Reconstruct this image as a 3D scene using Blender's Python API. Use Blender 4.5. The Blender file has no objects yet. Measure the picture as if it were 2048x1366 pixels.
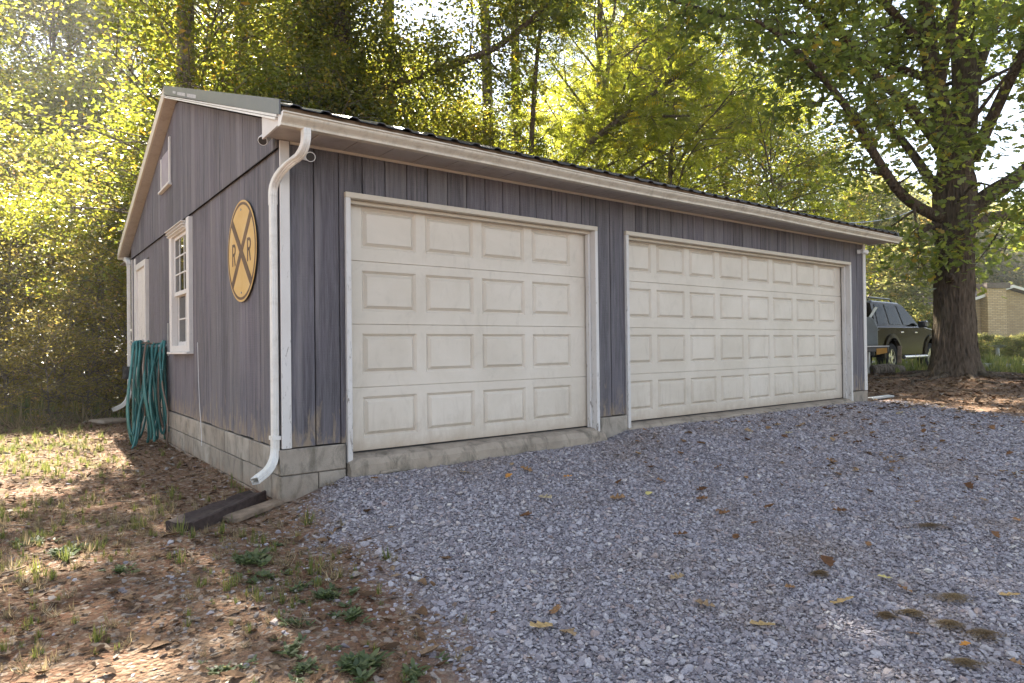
import bpy, bmesh, math, random
import numpy as np
from mathutils import Vector, Matrix, Euler

random.seed(7)
RNG = np.random.default_rng(11)
SC = bpy.context.scene
COL = SC.collection
R = math.radians

# ------------------------------------------------------------------ camera
cam_d = bpy.data.cameras.new('camera')
cam_d.sensor_width = 36.0
cam_d.lens = 1328.66 / 2048 * 36.0
cam_d.clip_start = 0.05
cam_d.clip_end = 2000
cam = bpy.data.objects.new('camera', cam_d)
COL.objects.link(cam)
CAM = Vector((-1.661, -5.1062, 0.851))
yaw, pit, rol = R(37.227), R(0.5425), R(-0.6903)
F = Vector((math.sin(yaw) * math.cos(pit), math.cos(yaw) * math.cos(pit), math.sin(pit)))
Rt = Vector((math.cos(yaw), -math.sin(yaw), 0))
Up = Rt.cross(F)
R2 = Rt * math.cos(rol) + Up * math.sin(rol)
U2 = -Rt * math.sin(rol) + Up * math.cos(rol)
M = Matrix(((R2.x, U2.x, -F.x, CAM.x), (R2.y, U2.y, -F.y, CAM.y), (R2.z, U2.z, -F.z, CAM.z), (0, 0, 0, 1)))
cam.matrix_world = M
SC.camera = cam

# ------------------------------------------------------------------ sky, sun, exposure
SA, SB = 0.13, 0.93                      # ground shift of a shadow per metre of height
SUN_DIR = Vector((SA, SB, 1)).normalized()
SUN_EL = math.asin(SUN_DIR.z)
SUN_AZ = math.atan2(SUN_DIR.x, SUN_DIR.y)
world = bpy.data.worlds.new('World')
SC.world = world
world.use_nodes = True
wn = world.node_tree
wn.nodes.clear()
w_out = wn.nodes.new('ShaderNodeOutputWorld')
w_bg = wn.nodes.new('ShaderNodeBackground')
w_sky = wn.nodes.new('ShaderNodeTexSky')
w_sky.sky_type = 'NISHITA'
w_sky.sun_disc = False
w_sky.sun_elevation = SUN_EL
w_sky.sun_rotation = SUN_AZ
w_sky.air_density = 1.0
w_sky.dust_density = 0.4
w_sky.ozone_density = 1.5
w_hsv = wn.nodes.new('ShaderNodeHueSaturation')
w_hsv.inputs['Saturation'].default_value = 0.6
wn.links.new(w_sky.outputs[0], w_hsv.inputs['Color'])
wn.links.new(w_hsv.outputs[0], w_bg.inputs['Color'])
w_bg.inputs['Strength'].default_value = 0.052
wn.links.new(w_bg.outputs[0], w_out.inputs['Surface'])
sun_d = bpy.data.lights.new('sun', 'SUN')
sun_d.energy = 5.0
sun_d.angle = R(0.5)
sun_d.color = (1.0, 0.93, 0.80)
sun = bpy.data.objects.new('sun', sun_d)
sun.rotation_euler = SUN_DIR.to_track_quat('Z', 'Y').to_euler()
sun.location = (0, 20, 30)
COL.objects.link(sun)
SC.view_settings.view_transform = 'Standard'
SC.view_settings.look = 'None'
SC.view_settings.exposure = 2.95
SC.view_settings.gamma = 1.0
SC.view_settings.use_curve_mapping = False
SC.cycles.max_bounces = 8
SC.cycles.diffuse_bounces = 4
SC.cycles.glossy_bounces = 3
SC.cycles.transmission_bounces = 5
SC.cycles.transparent_max_bounces = 8
SC.cycles.sample_clamp_indirect = 6.0

# ------------------------------------------------------------------ material helpers
class MT:
    def __init__(s, name, rough=0.7, spec=0.3, metal=0.0):
        s.m = bpy.data.materials.new(name)
        s.m.use_nodes = True
        s.nt = s.m.node_tree
        s.b = s.nt.nodes['Principled BSDF']
        s.b.inputs['Roughness'].default_value = rough
        s.b.inputs['Specular IOR Level'].default_value = spec
        s.b.inputs['Metallic'].default_value = metal
    def n(s, t, **kw):
        x = s.nt.nodes.new(t)
        for k, v in kw.items():
            setattr(x, k, v)
        return x
    def l(s, a, b):
        s.nt.links.new(a, b)
    def pos(s, scale=(1, 1, 1), obj=False):
        g = s.n('ShaderNodeTexCoord').outputs['Object'] if obj else s.n('ShaderNodeNewGeometry').outputs['Position']
        mp = s.n('ShaderNodeMapping')
        mp.inputs['Scale'].default_value = scale
        s.l(g, mp.inputs['Vector'])
        return mp.outputs[0]
    def noise(s, vec, scale=5, detail=4, rough=0.55, dist=0.0):
        x = s.n('ShaderNodeTexNoise')
        x.inputs['Scale'].default_value = scale
        x.inputs['Detail'].default_value = detail
        x.inputs['Roughness'].default_value = rough
        x.inputs['Distortion'].default_value = dist
        s.l(vec, x.inputs['Vector'])
        return x.outputs['Fac']
    def voro(s, vec, scale=5, feature='F1', out='Distance', rand=1.0):
        x = s.n('ShaderNodeTexVoronoi', feature=feature)
        x.inputs['Scale'].default_value = scale
        x.inputs['Randomness'].default_value = rand
        s.l(vec, x.inputs['Vector'])
        return x.outputs[out]
    def ramp(s, fac, stops, interp='LINEAR'):
        x = s.n('ShaderNodeValToRGB')
        x.color_ramp.interpolation = interp
        e = x.color_ramp.elements
        while len(e) < len(stops):
            e.new(0.5)
        for i, (p, c) in enumerate(stops):
            e[i].position = p
            if not hasattr(c, '__len__'):
                c = (c, c, c)
            e[i].color = (c[0], c[1], c[2], 1)
        s.l(fac, x.inputs[0])
        return x.outputs[0]
    def mix(s, fac, a, b, mode='MIX'):
        x = s.n('ShaderNodeMix', data_type='RGBA', blend_type=mode)
        for v, i in ((fac, 0), (a, 6), (b, 7)):
            if hasattr(v, 'is_linked'):
                s.l(v, x.inputs[i])
            elif i == 0:
                x.inputs[0].default_value = v
            else:
                x.inputs[i].default_value = (v[0], v[1], v[2], 1)
        return x.outputs[2]
    def math(s, op, a, b=0.0, clamp=False):
        x = s.n('ShaderNodeMath', operation=op, use_clamp=clamp)
        for v, i in ((a, 0), (b, 1)):
            if hasattr(v, 'is_linked'):
                s.l(v, x.inputs[i])
            else:
                x.inputs[i].default_value = v
        return x.outputs[0]
    def sepz(s, vec, k='Z'):
        x = s.n('ShaderNodeSeparateXYZ')
        s.l(vec, x.inputs[0])
        return x.outputs[k]
    def objrand(s):
        return s.n('ShaderNodeObjectInfo').outputs['Random']
    def attr(s, name, out='Fac'):
        x = s.n('ShaderNodeAttribute')
        x.attribute_name = name
        return x.outputs[out]
    def col(s, c):
        if hasattr(c, 'is_linked'):
            s.l(c, s.b.inputs['Base Color'])
        else:
            s.b.inputs['Base Color'].default_value = (c[0], c[1], c[2], 1)
        return s
    def bump(s, h, strength=0.3, dist=0.01):
        x = s.n('ShaderNodeBump')
        x.inputs['Strength'].default_value = strength
        x.inputs['Distance'].default_value = dist
        s.l(h, x.inputs['Height'])
        s.l(x.outputs[0], s.b.inputs['Normal'])
        return s
    def rough(s, v):
        s.l(v, s.b.inputs['Roughness'])
        return s

def plain(name, c, rough=0.6, spec=0.3, metal=0.0, var=0.12, scale=6):
    t = MT(name, rough, spec, metal)
    n = t.noise(t.pos(), scale, 5, 0.6)
    a = [max(0, x * (1 - var)) for x in c]
    b = [x * (1 + var) for x in c]
    t.col(t.ramp(n, [(0.3, a), (0.7, b)]))
    t.bump(t.noise(t.pos(), scale * 12, 3), 0.15, 0.004)
    return t.m

MATS = {}
def siding(name, base, horiz):
    t = MT(name, 0.82, 0.22)
    st = (34, 34, 1.5)
    fine = t.noise(t.pos((130, 130, 5)), 1.0, 5, 0.7, 0.4)
    streak = t.noise(t.pos(st), 1.0, 4, 0.6, 0.6)
    big = t.noise(t.pos((1.6, 1.6, 0.7)), 1.0, 3, 0.5)
    saw = t.noise(t.pos((3, 3, 170)), 1.0, 2, 0.5)
    dark = [x * 0.50 for x in base]
    lite = [x * 1.45 for x in base]
    c = t.ramp(streak, [(0.30, dark), (0.5, base), (0.72, lite)])
    c = t.mix(t.math('MULTIPLY', t.ramp(fine, [(0.35, 0), (0.75, 1)]), 0.45), c, [x * 0.38 for x in base])
    mid = t.noise(t.pos((70, 70, 2.2)), 1.0, 6, 0.72, 1.4)
    c = t.mix(t.ramp(mid, [(0.30, 0.62), (0.48, 0.0)]), c, [x * 0.30 for x in base])
    c = t.mix(t.ramp(mid, [(0.54, 0.0), (0.74, 0.6)]), c, (0.29, 0.275, 0.285))
    c = t.mix(t.ramp(big, [(0.42, 0), (0.75, 0.45)]), c, (base[0] * 1.25, base[1] * 1.12, base[2] * 1.2))
    # board-to-board difference
    ob2 = t.math('FRACT', t.math('MULTIPLY', t.objrand(), 17.3))
    c = t.mix(t.math('MULTIPLY', t.objrand(), 0.75), c, t.mix(0.5, c, (0.055, 0.046, 0.046)))
    c = t.mix(t.math('MULTIPLY', t.ramp(ob2, [(0.55, 0), (1.0, 1)]), 0.38), c, (0.225, 0.21, 0.212))
    # bare bleached wood where the stain has worn off low on the wall
    z = t.sepz(t.pos())
    low = t.math('SUBTRACT', 0.62, z)
    wear = t.math('ADD', t.math('MULTIPLY', low, 0.55), t.math('MULTIPLY', t.noise(t.pos((16, 16, 4)), 1.0, 5, 0.7, 0.8), 0.9))
    c = t.mix(t.ramp(wear, [(0.64, 0), (0.78, 0.8)]), c, (0.30, 0.235, 0.165))
    # pale water runs
    runs = t.noise(t.pos((11, 11, 0.35)), 1.0, 3, 0.5)
    c = t.mix(t.ramp(runs, [(0.55, 0), (0.72, 0.5)]), c, (0.27, 0.25, 0.25))
    t.col(c)
    h = t.math('ADD', fine, t.math('MULTIPLY', saw, 0.7))
    t.bump(t.math('ADD', h, mid), 0.75, 0.008)
    return t.m

def paint(name, base, peel=0.5, grime=(0.35, 0.30, 0.24)):
    t = MT(name, 0.55, 0.35)
    n = t.noise(t.pos((3, 3, 2)), 1.0, 5, 0.6)
    c = t.mix(t.ramp(n, [(0.45, 0), (0.8, 0.35)]), base, grime)
    p = t.noise(t.pos((30, 30, 7)), 1.0, 6, 0.75, 1.2)
    z = t.sepz(t.pos())
    lowness = t.math('MULTIPLY', t.math('SUBTRACT', 1.4, z), 0.05)
    p2 = t.math('ADD', p, lowness)
    pm = t.ramp(p2, [(0.74 - 0.14 * peel, 0), (0.77 - 0.14 * peel, 1)])
    c = t.mix(t.math('MULTIPLY', pm, 0.85), c, (0.20, 0.17, 0.145))
    t.col(c)
    t.bump(t.math('SUBTRACT', t.noise(t.pos((60, 60, 9)), 1.0, 4), t.math('MULTIPLY', pm, 0.6)), 0.3, 0.003)
    return t.m

def doorpaint():
    t = MT('door_enamel', 0.42, 0.4)
    n = t.noise(t.pos((1.3, 1.3, 1.3)), 1.0, 5, 0.65, 0.5)
    c = t.ramp(n, [(0.3, (0.555, 0.492, 0.405)), (0.55, (0.625, 0.56, 0.473)), (0.8, (0.675, 0.612, 0.53))])
    scuff = t.noise(t.pos((7, 7, 3)), 1.0, 6, 0.75, 0.8)
    c = t.mix(t.ramp(scuff, [(0.54, 0), (0.78, 0.38)]), c, (0.33, 0.285, 0.23))
    z = t.sepz(t.pos())
    c = t.mix(t.ramp(t.math('SUBTRACT', t.math('MULTIPLY', t.noise(t.pos((5, 5, 5)), 1, 4), 0.22), z), [(0.02, 0), (0.12, 0.4)]), c, (0.30, 0.20, 0.12))
    sp_ = t.math('SUBTRACT', t.math('ADD', t.math('MULTIPLY', t.noise(t.pos((9, 9, 2.5)), 1, 6, 0.75, 0.6), 0.75), -0.12), t.math('MULTIPLY', z, 0.55))
    c = t.mix(t.ramp(sp_, [(0.08, 0), (0.34, 0.42)]), c, (0.36, 0.28, 0.205))
    t.col(c)
    g = t.noise(t.pos((26, 26, 150)), 1.0, 3, 0.6, 0.7)
    t.bump(g, 0.22, 0.003)
    return t.m

def concrete(name, base, stain=0.6):
    t = MT(name, 0.92, 0.15)
    n = t.noise(t.pos(), 3.5, 6, 0.65)
    f = t.noise(t.pos(), 90, 3, 0.6)
    c = t.ramp(n, [(0.3, [x * 0.62 for x in base]), (0.55, base), (0.8, [x * 1.25 for x in base])])
    c = t.mix(t.math('MULTIPLY', t.objrand(), 0.7), c, [base[0] * 0.62, base[1] * 0.58, base[2] * 0.55])
    z = t.sepz(t.pos())
    red = t.math('ADD', t.math('MULTIPLY', t.math('SUBTRACT', -0.12, z), 1.6), t.math('MULTIPLY', t.noise(t.pos((5, 5, 5)), 1, 5), 0.7))
    c = t.mix(t.ramp(red, [(0.48, 0), (0.85, stain)]), c, (0.25, 0.145, 0.085))
    mold = t.noise(t.pos((4, 4, 2)), 1.6, 5, 0.7, 0.6)
    c = t.mix(t.ramp(mold, [(0.50, 0), (0.68, 0.7)]), c, (0.10, 0.09, 0.07))
    t.col(c)
    pit = t.ramp(t.voro(t.pos(), 130), [(0.0, 0), (0.25, 1)])
    t.bump(t.math('ADD', f, t.math('MULTIPLY', pit, 0.5)), 0.6, 0.006)
    return t.m

def alu(name, base, dirt=(0.20, 0.15, 0.10)):
    t = MT(name, 0.42, 0.45)
    n = t.noise(t.pos((5, 5, 9)), 1.0, 5, 0.7, 0.6)
    c = t.mix(t.ramp(n, [(0.48, 0), (0.82, 0.55)]), base, dirt)
    v = t.noise(t.pos((30, 30, 1.0)), 1.0, 3, 0.5)
    c = t.mix(t.ramp(v, [(0.52, 0), (0.75, 0.28)]), c, dirt)
    t.col(c)
    t.bump(t.noise(t.pos(), 40, 3), 0.08, 0.003)
    return t.m

def metal_roof(name, base, rough=0.38):
    t = MT(name, rough, 0.5, 0.35)
    n = t.noise(t.pos(), 6, 5, 0.6)
    t.col(t.ramp(n, [(0.3, [x * 0.8 for x in base]), (0.7, [x * 1.2 for x in base])]))
    t.bump(t.noise(t.pos(), 18, 3), 0.1, 0.004)
    return t.m

def foliage(name, dark, mid, lite, warm, trans=0.5, rough=0.38, spec=0.5):
    t = MT(name, rough, spec)
    tint = t.attr('tint')
    rnd = t.objrand()
    c = t.ramp(tint, [(0.0, dark), (0.45, mid), (0.82, lite), (1.0, warm)])
    c = t.mix(t.math('MULTIPLY', rnd, 0.35), c, t.mix(0.5, c, lite))
    t.col(c)
    tr = t.n('ShaderNodeBsdfTranslucent')
    hs = t.n('ShaderNodeHueSaturation')
    hs.inputs['Hue'].default_value = 0.487
    hs.inputs['Saturation'].default_value = 1.08
    hs.inputs['Value'].default_value = 3.0
    t.l(c, hs.inputs['Color'])
    t.l(hs.outputs[0], tr.inputs['Color'])
    mx = t.n('ShaderNodeMixShader')
    mx.inputs[0].default_value = trans
    t.l(t.b.outputs[0], mx.inputs[1])
    t.l(tr.outputs[0], mx.inputs[2])
    out = t.nt.nodes['Material Output']
    t.l(mx.outputs[0], out.inputs['Surface'])
    return t.m

def bark(name, base, scale=1.0):
    t = MT(name, 0.95, 0.1)
    v = t.pos((16 * scale, 16 * scale, 3.0 * scale))
    a = t.noise(v, 1.0, 6, 0.7, 1.0)
    b = t.voro(t.pos((22 * scale, 22 * scale, 5 * scale)), 1.0)
    c = t.ramp(t.math('ADD', a, t.math('MULTIPLY', b, 0.35)), [(0.42, [x * 0.35 for x in base]), (0.62, base), (0.9, [x * 1.7 for x in base])])
    moss = t.noise(t.pos(), 1.3, 4)
    c = t.mix(t.ramp(moss, [(0.55, 0), (0.75, 0.35)]), c, (0.10, 0.11, 0.065))
    t.col(c)
    t.bump(t.math('ADD', a, b), 1.0, 0.03)
    return t.m

M_SID = siding('weathered_siding', (0.160, 0.152, 0.169), False)
M_TRIM = paint('white_trim_paint', (0.62, 0.595, 0.57), 0.75)
M_TRIM2 = paint('cream_trim_paint', (0.58, 0.515, 0.42), 0.25)
M_DOOR = doorpaint()
M_BLOCK = concrete('block_concrete', (0.38, 0.335, 0.28), 0.75)
M_SLAB = concrete('slab_concrete', (0.42, 0.36, 0.29), 0.4)
M_MORTAR = concrete('mortar', (0.17, 0.15, 0.13), 0.7)
M_GUT = alu('cream_aluminium', (0.58, 0.52, 0.425))
M_PIPE = alu('white_aluminium', (0.72, 0.70, 0.66), (0.40, 0.36, 0.30))
M_SOF = alu('soffit_vinyl', (0.42, 0.37, 0.33))
M_ROOF = metal_roof('dark_roof_metal', (0.045, 0.042, 0.045), 0.33)
M_RAKE = alu('grey_rake_metal', (0.088, 0.090, 0.091), (0.14, 0.12, 0.10))
M_BLACK = plain('dark_void', (0.02, 0.019, 0.018), 0.9, 0.1)
M_SHEATH = plain('sheathing', (0.03, 0.027, 0.025), 0.9, 0.1)
M_WHITEP = plain('white_plastic', (0.75, 0.75, 0.75), 0.4, 0.4, 0, 0.03)
M_BLACKP = plain('black_plastic', (0.02, 0.02, 0.022), 0.3, 0.5, 0, 0.05)
M_STEEL = plain('galvanised_steel', (0.45, 0.45, 0.45), 0.45, 0.5, 0.6)
M_HOSE = plain('green_hose', (0.046, 0.165, 0.158), 0.42, 0.4, 0, 0.25, 9)
M_HOSE2 = plain('tan_hose', (0.20, 0.145, 0.11), 0.5, 0.4, 0, 0.2, 9)
M_RUBBER = plain('splash_rubber', (0.050, 0.034, 0.030), 0.8, 0.3, 0, 0.45, 25)
M_OLDWOOD = plain('old_board', (0.22, 0.165, 0.12), 0.9, 0.1, 0, 0.35, 12)
M_CHROME = plain('bright_rim', (0.65, 0.62, 0.56), 0.25, 0.5, 0.9, 0.05)
M_TYRE = plain('tyre_rubber', (0.018, 0.017, 0.017), 0.85, 0.2)
M_CAR = MT('dark_car_paint', 0.16, 0.05, 0.0)
M_CAR.col((0.016, 0.010, 0.003)); M_CAR.b.inputs['Coat Weight'].default_value = 0.0
M_CAR = M_CAR.m
M_GREYP = plain('grey_panel', (0.17, 0.185, 0.185), 0.5, 0.4, 0, 0.1)
M_AMBER = plain('amber_panel', (0.40, 0.19, 0.015), 0.4, 0.4, 0, 0.15)
M_HOUSE = None

def glassmat(name, tint, mixv):
    t = MT(name, 0.04, 0.8 if name[0] == 'w' else 0.07)
    t.col(tint)
    t.b.inputs['IOR'].default_value = 1.5
    tr = t.n('ShaderNodeBsdfTransparent')
    tr.inputs['Color'].default_value = (0.75, 0.78, 0.76, 1)
    mx = t.n('ShaderNodeMixShader')
    mx.inputs[0].default_value = mixv
    t.l(t.b.outputs[0], mx.inputs[1])
    t.l(tr.outputs[0], mx.inputs[2])
    t.l(mx.outputs[0], t.nt.nodes['Material Output'].inputs['Surface'])
    return t.m
M_GLASS = glassmat('window_glass', (0.02, 0.02, 0.02), 0.22)
M_CARGLASS = glassmat('car_glass', (0.008, 0.008, 0.007), 0.35)

# ------------------------------------------------------------------ object helpers
def link(name, me, parent=None, **props):
    o = bpy.data.objects.new(name, me)
    COL.objects.link(o)
    if parent is not None:
        o.parent = parent
    for k, v in props.items():
        o[k] = v
    return o

def thing(name, label, cat, loc=(0, 0, 0), rz=0.0, group=None):
    o = bpy.data.objects.new(name, None)
    o.empty_display_size = 0.2
    COL.objects.link(o)
    o.location = loc
    o.rotation_euler = (0, 0, rz)
    o['label'] = label
    o['category'] = cat
    if group:
        o['group'] = group
    return o

def tag(o, label, cat, group=None):
    o['label'] = label
    o['category'] = cat
    if group:
        o['group'] = group
    return o

class MB:
    def __init__(s):
        s.v, s.f = [], []
    def add(s, vs, fs):
        k = len(s.v)
        s.v.extend([tuple(x) for x in vs])
        s.f.extend([tuple(i + k for i in f) for f in fs])
        return s
    def box(s, x0, x1, y0, y1, z0, z1):
        vs = [(x0, y0, z0), (x1, y0, z0), (x1, y1, z0), (x0, y1, z0), (x0, y0, z1), (x1, y0, z1), (x1, y1, z1), (x0, y1, z1)]
        return s.add(vs, [(3, 2, 1, 0), (4, 5, 6, 7), (0, 1, 5, 4), (1, 2, 6, 5), (2, 3, 7, 6), (3, 0, 4, 7)])
    def prism(s, poly, ext, a=0.0, b=1.0):
        # poly: list of 3D points (one end), ext: vector to the other end
        e = Vector(ext)
        n = len(poly)
        vs = [Vector(p) for p in poly] + [Vector(p) + e for p in poly]
        fs = [tuple(range(n - 1, -1, -1)), tuple(range(n, 2 * n))]
        fs += [(i, (i + 1) % n, n + (i + 1) % n, n + i) for i in range(n)]
        return s.add(vs, fs)
    def tube(s, pts, rad, sides=8, caps=True, flat=1.0):
        P = [Vector(p) for p in pts]
        n = len(P)
        if not hasattr(rad, '__len__'):
            rad = [rad] * n
        vs = []
        prev = None
        for i in range(n):
            t = (P[min(i + 1, n - 1)] - P[max(i - 1, 0)])
            if t.length < 1e-9:
                t = Vector((0, 0, 1))
            t.normalize()
            if prev is None:
                a = Vector((0, 0, 1)) if abs(t.z) < 0.9 else Vector((1, 0, 0))
                u = t.cross(a).normalized()
            else:
                u = (prev - t * prev.dot(t))
                if u.length < 1e-6:
                    u = t.orthogonal()
                u.normalize()
            prev = u
            w = t.cross(u)
            for k in range(sides):
                an = 2 * math.pi * k / sides
                vs.append(P[i] + u * (math.cos(an) * rad[i]) + w * (math.sin(an) * rad[i] * flat))
        fs = []
        for i in range(n - 1):
            for k in range(sides):
                k2 = (k + 1) % sides
                fs.append((i * sides + k, i * sides + k2, (i + 1) * sides + k2, (i + 1) * sides + k))
        if caps:
            fs.append(tuple(range(sides - 1, -1, -1)))
            fs.append(tuple((n - 1) * sides + k for k in range(sides)))
        return s.add(vs, fs)
    def mesh(s, name, m=None, smooth=False, bevel=0.0):
        me = bpy.data.meshes.new(name)
        me.from_pydata(s.v, [], s.f)
        bm = bmesh.new()
        bm.from_mesh(me)
        bmesh.ops.recalc_face_normals(bm, faces=bm.faces)
        if bevel > 0:
            es = [e for e in bm.edges if len(e.link_faces) == 2 and e.calc_face_angle(0) > 0.5]
            bmesh.ops.bevel(bm, geom=es, offset=bevel, segments=1, affect='EDGES', clamp_overlap=True)
        bm.to_mesh(me)
        bm.free()
        if smooth:
            me.polygons.foreach_set('use_smooth', [True] * len(me.polygons))
        if m is not None:
            me.materials.append(m)
        me.update()
        return me
    def build(s, name, m=None, parent=None, smooth=False, bevel=0.0, **props):
        return link(name, s.mesh(name, m, smooth, bevel), parent, **props)

def np_mesh(name, verts, loop_v, loop_total, m=None, tint=None, smooth=False, attrs=None):
    me = bpy.data.meshes.new(name)
    verts = np.asarray(verts, np.float32)
    loop_v = np.asarray(loop_v, np.int32)
    loop_total = np.asarray(loop_total, np.int32)
    me.vertices.add(len(verts))
    me.vertices.foreach_set('co', verts.ravel())
    me.loops.add(len(loop_v))
    me.loops.foreach_set('vertex_index', loop_v)
    me.polygons.add(len(loop_total))
    st = np.concatenate(([0], np.cumsum(loop_total)[:-1])).astype(np.int32)
    me.polygons.foreach_set('loop_start', st)
    me.polygons.foreach_set('loop_total', loop_total)
    if smooth:
        me.polygons.foreach_set('use_smooth', np.ones(len(loop_total), bool))
    if tint is not None:
        a = me.attributes.new('tint', 'FLOAT', 'FACE')
        a.data.foreach_set('value', np.asarray(tint, np.float32))
    if attrs:
        for k, v in attrs.items():
            a = me.attributes.new(k, 'FLOAT', 'POINT')
            a.data.foreach_set('value', np.asarray(v, np.float32))
    if m is not None:
        me.materials.append(m)
    me.update(calc_edges=True)
    return me

def smoothstep(x, a, b):
    t = np.clip((x - a) / (b - a), 0, 1)
    return t * t * (3 - 2 * t)

def vnoise(x, y, seed=0):
    # cheap smooth value noise, vectorised
    x = np.asarray(x, float); y = np.asarray(y, float)
    xi = np.floor(x).astype(np.int64); yi = np.floor(y).astype(np.int64)
    xf = x - xi; yf = y - yi
    def h(a, b):
        n = (a * 374761393 + b * 668265263 + seed * 974711) & 0x7fffffff
        n = ((n ^ (n >> 13)) * 1274126177) & 0x7fffffff
        return ((n ^ (n >> 16)) & 0xffff) / 65535.0
    u = xf * xf * (3 - 2 * xf); v = yf * yf * (3 - 2 * yf)
    return (h(xi, yi) * (1 - u) + h(xi + 1, yi) * u) * (1 - v) + (h(xi, yi + 1) * (1 - u) + h(xi + 1, yi + 1) * u) * v

def fbm(x, y, seed=0, o=4):
    s = 0; a = 0.5
    for i in range(o):
        s = s + a * vnoise(x * 2 ** i, y * 2 ** i, seed + i)
        a *= 0.5
    return s / 0.9375

# ------------------------------------------------------------------ the ground
def gz(x, y):
    x = np.asarray(x, float); y = np.asarray(y, float)
    s = smoothstep(x, 2.0, 12.0)
    h = -0.34 + 0.05 * np.clip(y, -9, 0) * (1 - 0.6 * s) + 0.30 * s
    f0 = np.interp(x, [-0.15, 0.05, 0.5, 3.4, 3.8, 8.9, 9.5, 11], [0, 0.03, 0.175, 0.20, 0.285, 0.285, 0.25, 0.2])
    yy = np.where(y > 0, 0, y)
    h = h + np.maximum(0, f0 - 0.3 * s) * np.exp(-(yy / 1.8) ** 2) * (y < 3)
    h = h + 0.13 * np.exp(-(((x - 14.2) / 2.6) ** 2 + ((y - 0.4) / 2.2) ** 2))
    h = h + 0.02 * np.clip(y - 8, 0, 30) * (1 - smoothstep(x, 8, 14))
    h = h + 0.004 * np.clip(x - 20, 0, 200) + 0.12 * smoothstep(x, 11.0, 15.0)
    return h

def gravel_edge(y):
    return np.interp(y, [-8, -5, -3.1, -2.8, -2.2, -1.4, -0.6, 0.0, 0.4], [-0.9, -0.45, -0.1, -0.05, 0.05, 0.15, 0.10, 0.30, 0.55])

def gravel_mask(x, y):
    n = (fbm(x * 1.6, y * 1.6, 3) - 0.5)
    e = gravel_edge(y) + n * 0.7
    left = smoothstep(x - e, -0.30, 0.28)
    right = 1 - smoothstep(x - (9.55 + (y + 0.3) * 0.35) + n * 1.0, -0.5, 0.5)
    return left * right * (y < 0.25)

def axis(a0, fine0, fine1, a1, step, grow=1.16):
    L = list(np.arange(fine0, fine1 + 1e-6, step))
    s, v, left = step, fine0, []
    while v > a0:
        s *= grow; v -= s; left.append(max(v, a0))
    s, v, right = step, L[-1], []
    while v < a1:
        s *= grow; v += s; right.append(min(v, a1))
    return np.array(left[::-1] + L + right)

gx = axis(-400, -3.4, 11.5, 600, 0.055)
gy = axis(-400, -5.6, 8.5, 600, 0.055)
GX, GY = np.meshgrid(gx, gy)
near = np.exp(-(np.maximum(0, np.abs(GX - 4) - 9) / 4) ** 2) * np.exp(-(np.maximum(0, np.abs(GY - 1) - 8) / 4) ** 2)
GZ = gz(GX, GY) + near * ((fbm(GX * 3, GY * 3, 5) - 0.5) * 0.035 + (fbm(GX * 11, GY * 11, 9, 2) - 0.5) * 0.016)
gm = gravel_mask(GX, GY)
GZ = GZ - 0.006 * gm
lawn = np.clip(smoothstep(GX, 17, 19.5) + smoothstep(-GX, 1.2, 2.6) * 0.4, 0, 1)
lawnl = smoothstep(-GX, 0.45, 1.0) * smoothstep(GY, 1.2, 3.5) * (1 - smoothstep(GY, 7.2, 8.2)) * (0.15 + 0.55 * fbm(GX * 1.3, GY * 1.3, 21))
grass_a = np.clip(np.maximum(smoothstep(GX, 17.0, 19.0) * (1 - smoothstep(GY, 25, 40)), lawnl), 0, 1)
ny, nx = GX.shape
idx = np.arange(ny * nx).reshape(ny, nx)
q = np.stack([idx[:-1, :-1], idx[:-1, 1:], idx[1:, 1:], idx[1:, :-1]], -1).reshape(-1, 4)
t = MT('ground_soil', 0.95, 0.12)
P = t.pos()
n1 = t.noise(P, 1.1, 6, 0.65)
n2 = t.noise(P, 9, 6, 0.7)
n3 = t.noise(P, 55, 4, 0.6)
soil = t.ramp(n1, [(0.3, (0.150, 0.074, 0.045)), (0.5, (0.200, 0.112, 0.070)), (0.72, (0.24, 0.160, 0.105))])
soil = t.mix(t.ramp(n2, [(0.45, 0), (0.72, 0.65)]), soil, (0.11, 0.075, 0.045))
chips = t.voro(P, 42, 'F1', 'Color')
cs = t.n('ShaderNodeSeparateColor'); t.l(chips, cs.inputs[0])
chipc = t.ramp(cs.outputs[0], [(0.0, (0.09, 0.06, 0.04)), (0.4, (0.20, 0.14, 0.095)), (0.75, (0.30, 0.225, 0.16)), (1.0, (0.36, 0.32, 0.28))])
soil = t.mix(t.math('MULTIPLY', t.ramp(cs.outputs[1], [(0.45, 0), (0.55, 1)]), 0.7), soil, chipc)
grs = t.ramp(n2, [(0.3, (0.045, 0.060, 0.018)), (0.55, (0.10, 0.115, 0.035)), (0.8, (0.19, 0.165, 0.07))])
gmask = t.math('ADD', t.attr('grass'), t.math('MULTIPLY', t.math('SUBTRACT', n2, 0.5), 0.9))
c = t.mix(t.ramp(gmask, [(0.42, 0), (0.62, 1)]), soil, grs)
gv = t.voro(P, 46, 'F1', 'Color')
gs = t.n('ShaderNodeSeparateColor'); t.l(gv, gs.inputs[0])
grav = t.ramp(gs.outputs[0], [(0.0, (0.14, 0.12, 0.13)), (0.5, (0.25, 0.23, 0.245)), (0.9, (0.36, 0.34, 0.35)), (1.0, (0.44, 0.41, 0.38))])
dust = t.noise(P, 0.9, 5, 0.65)
grav = t.mix(t.ramp(dust, [(0.5, 0), (0.68, 0.75)]), grav, (0.20, 0.145, 0.105))
c = t.mix(t.attr('gravel'), c, grav)
t.col(c)
gd = t.voro(P, 46)
h = t.math('ADD', t.math('MULTIPLY', gd, -1.0), t.math('MULTIPLY', n3, 0.6))
t.bump(h, 0.9, 0.02)
M_GROUND = t.m
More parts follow.
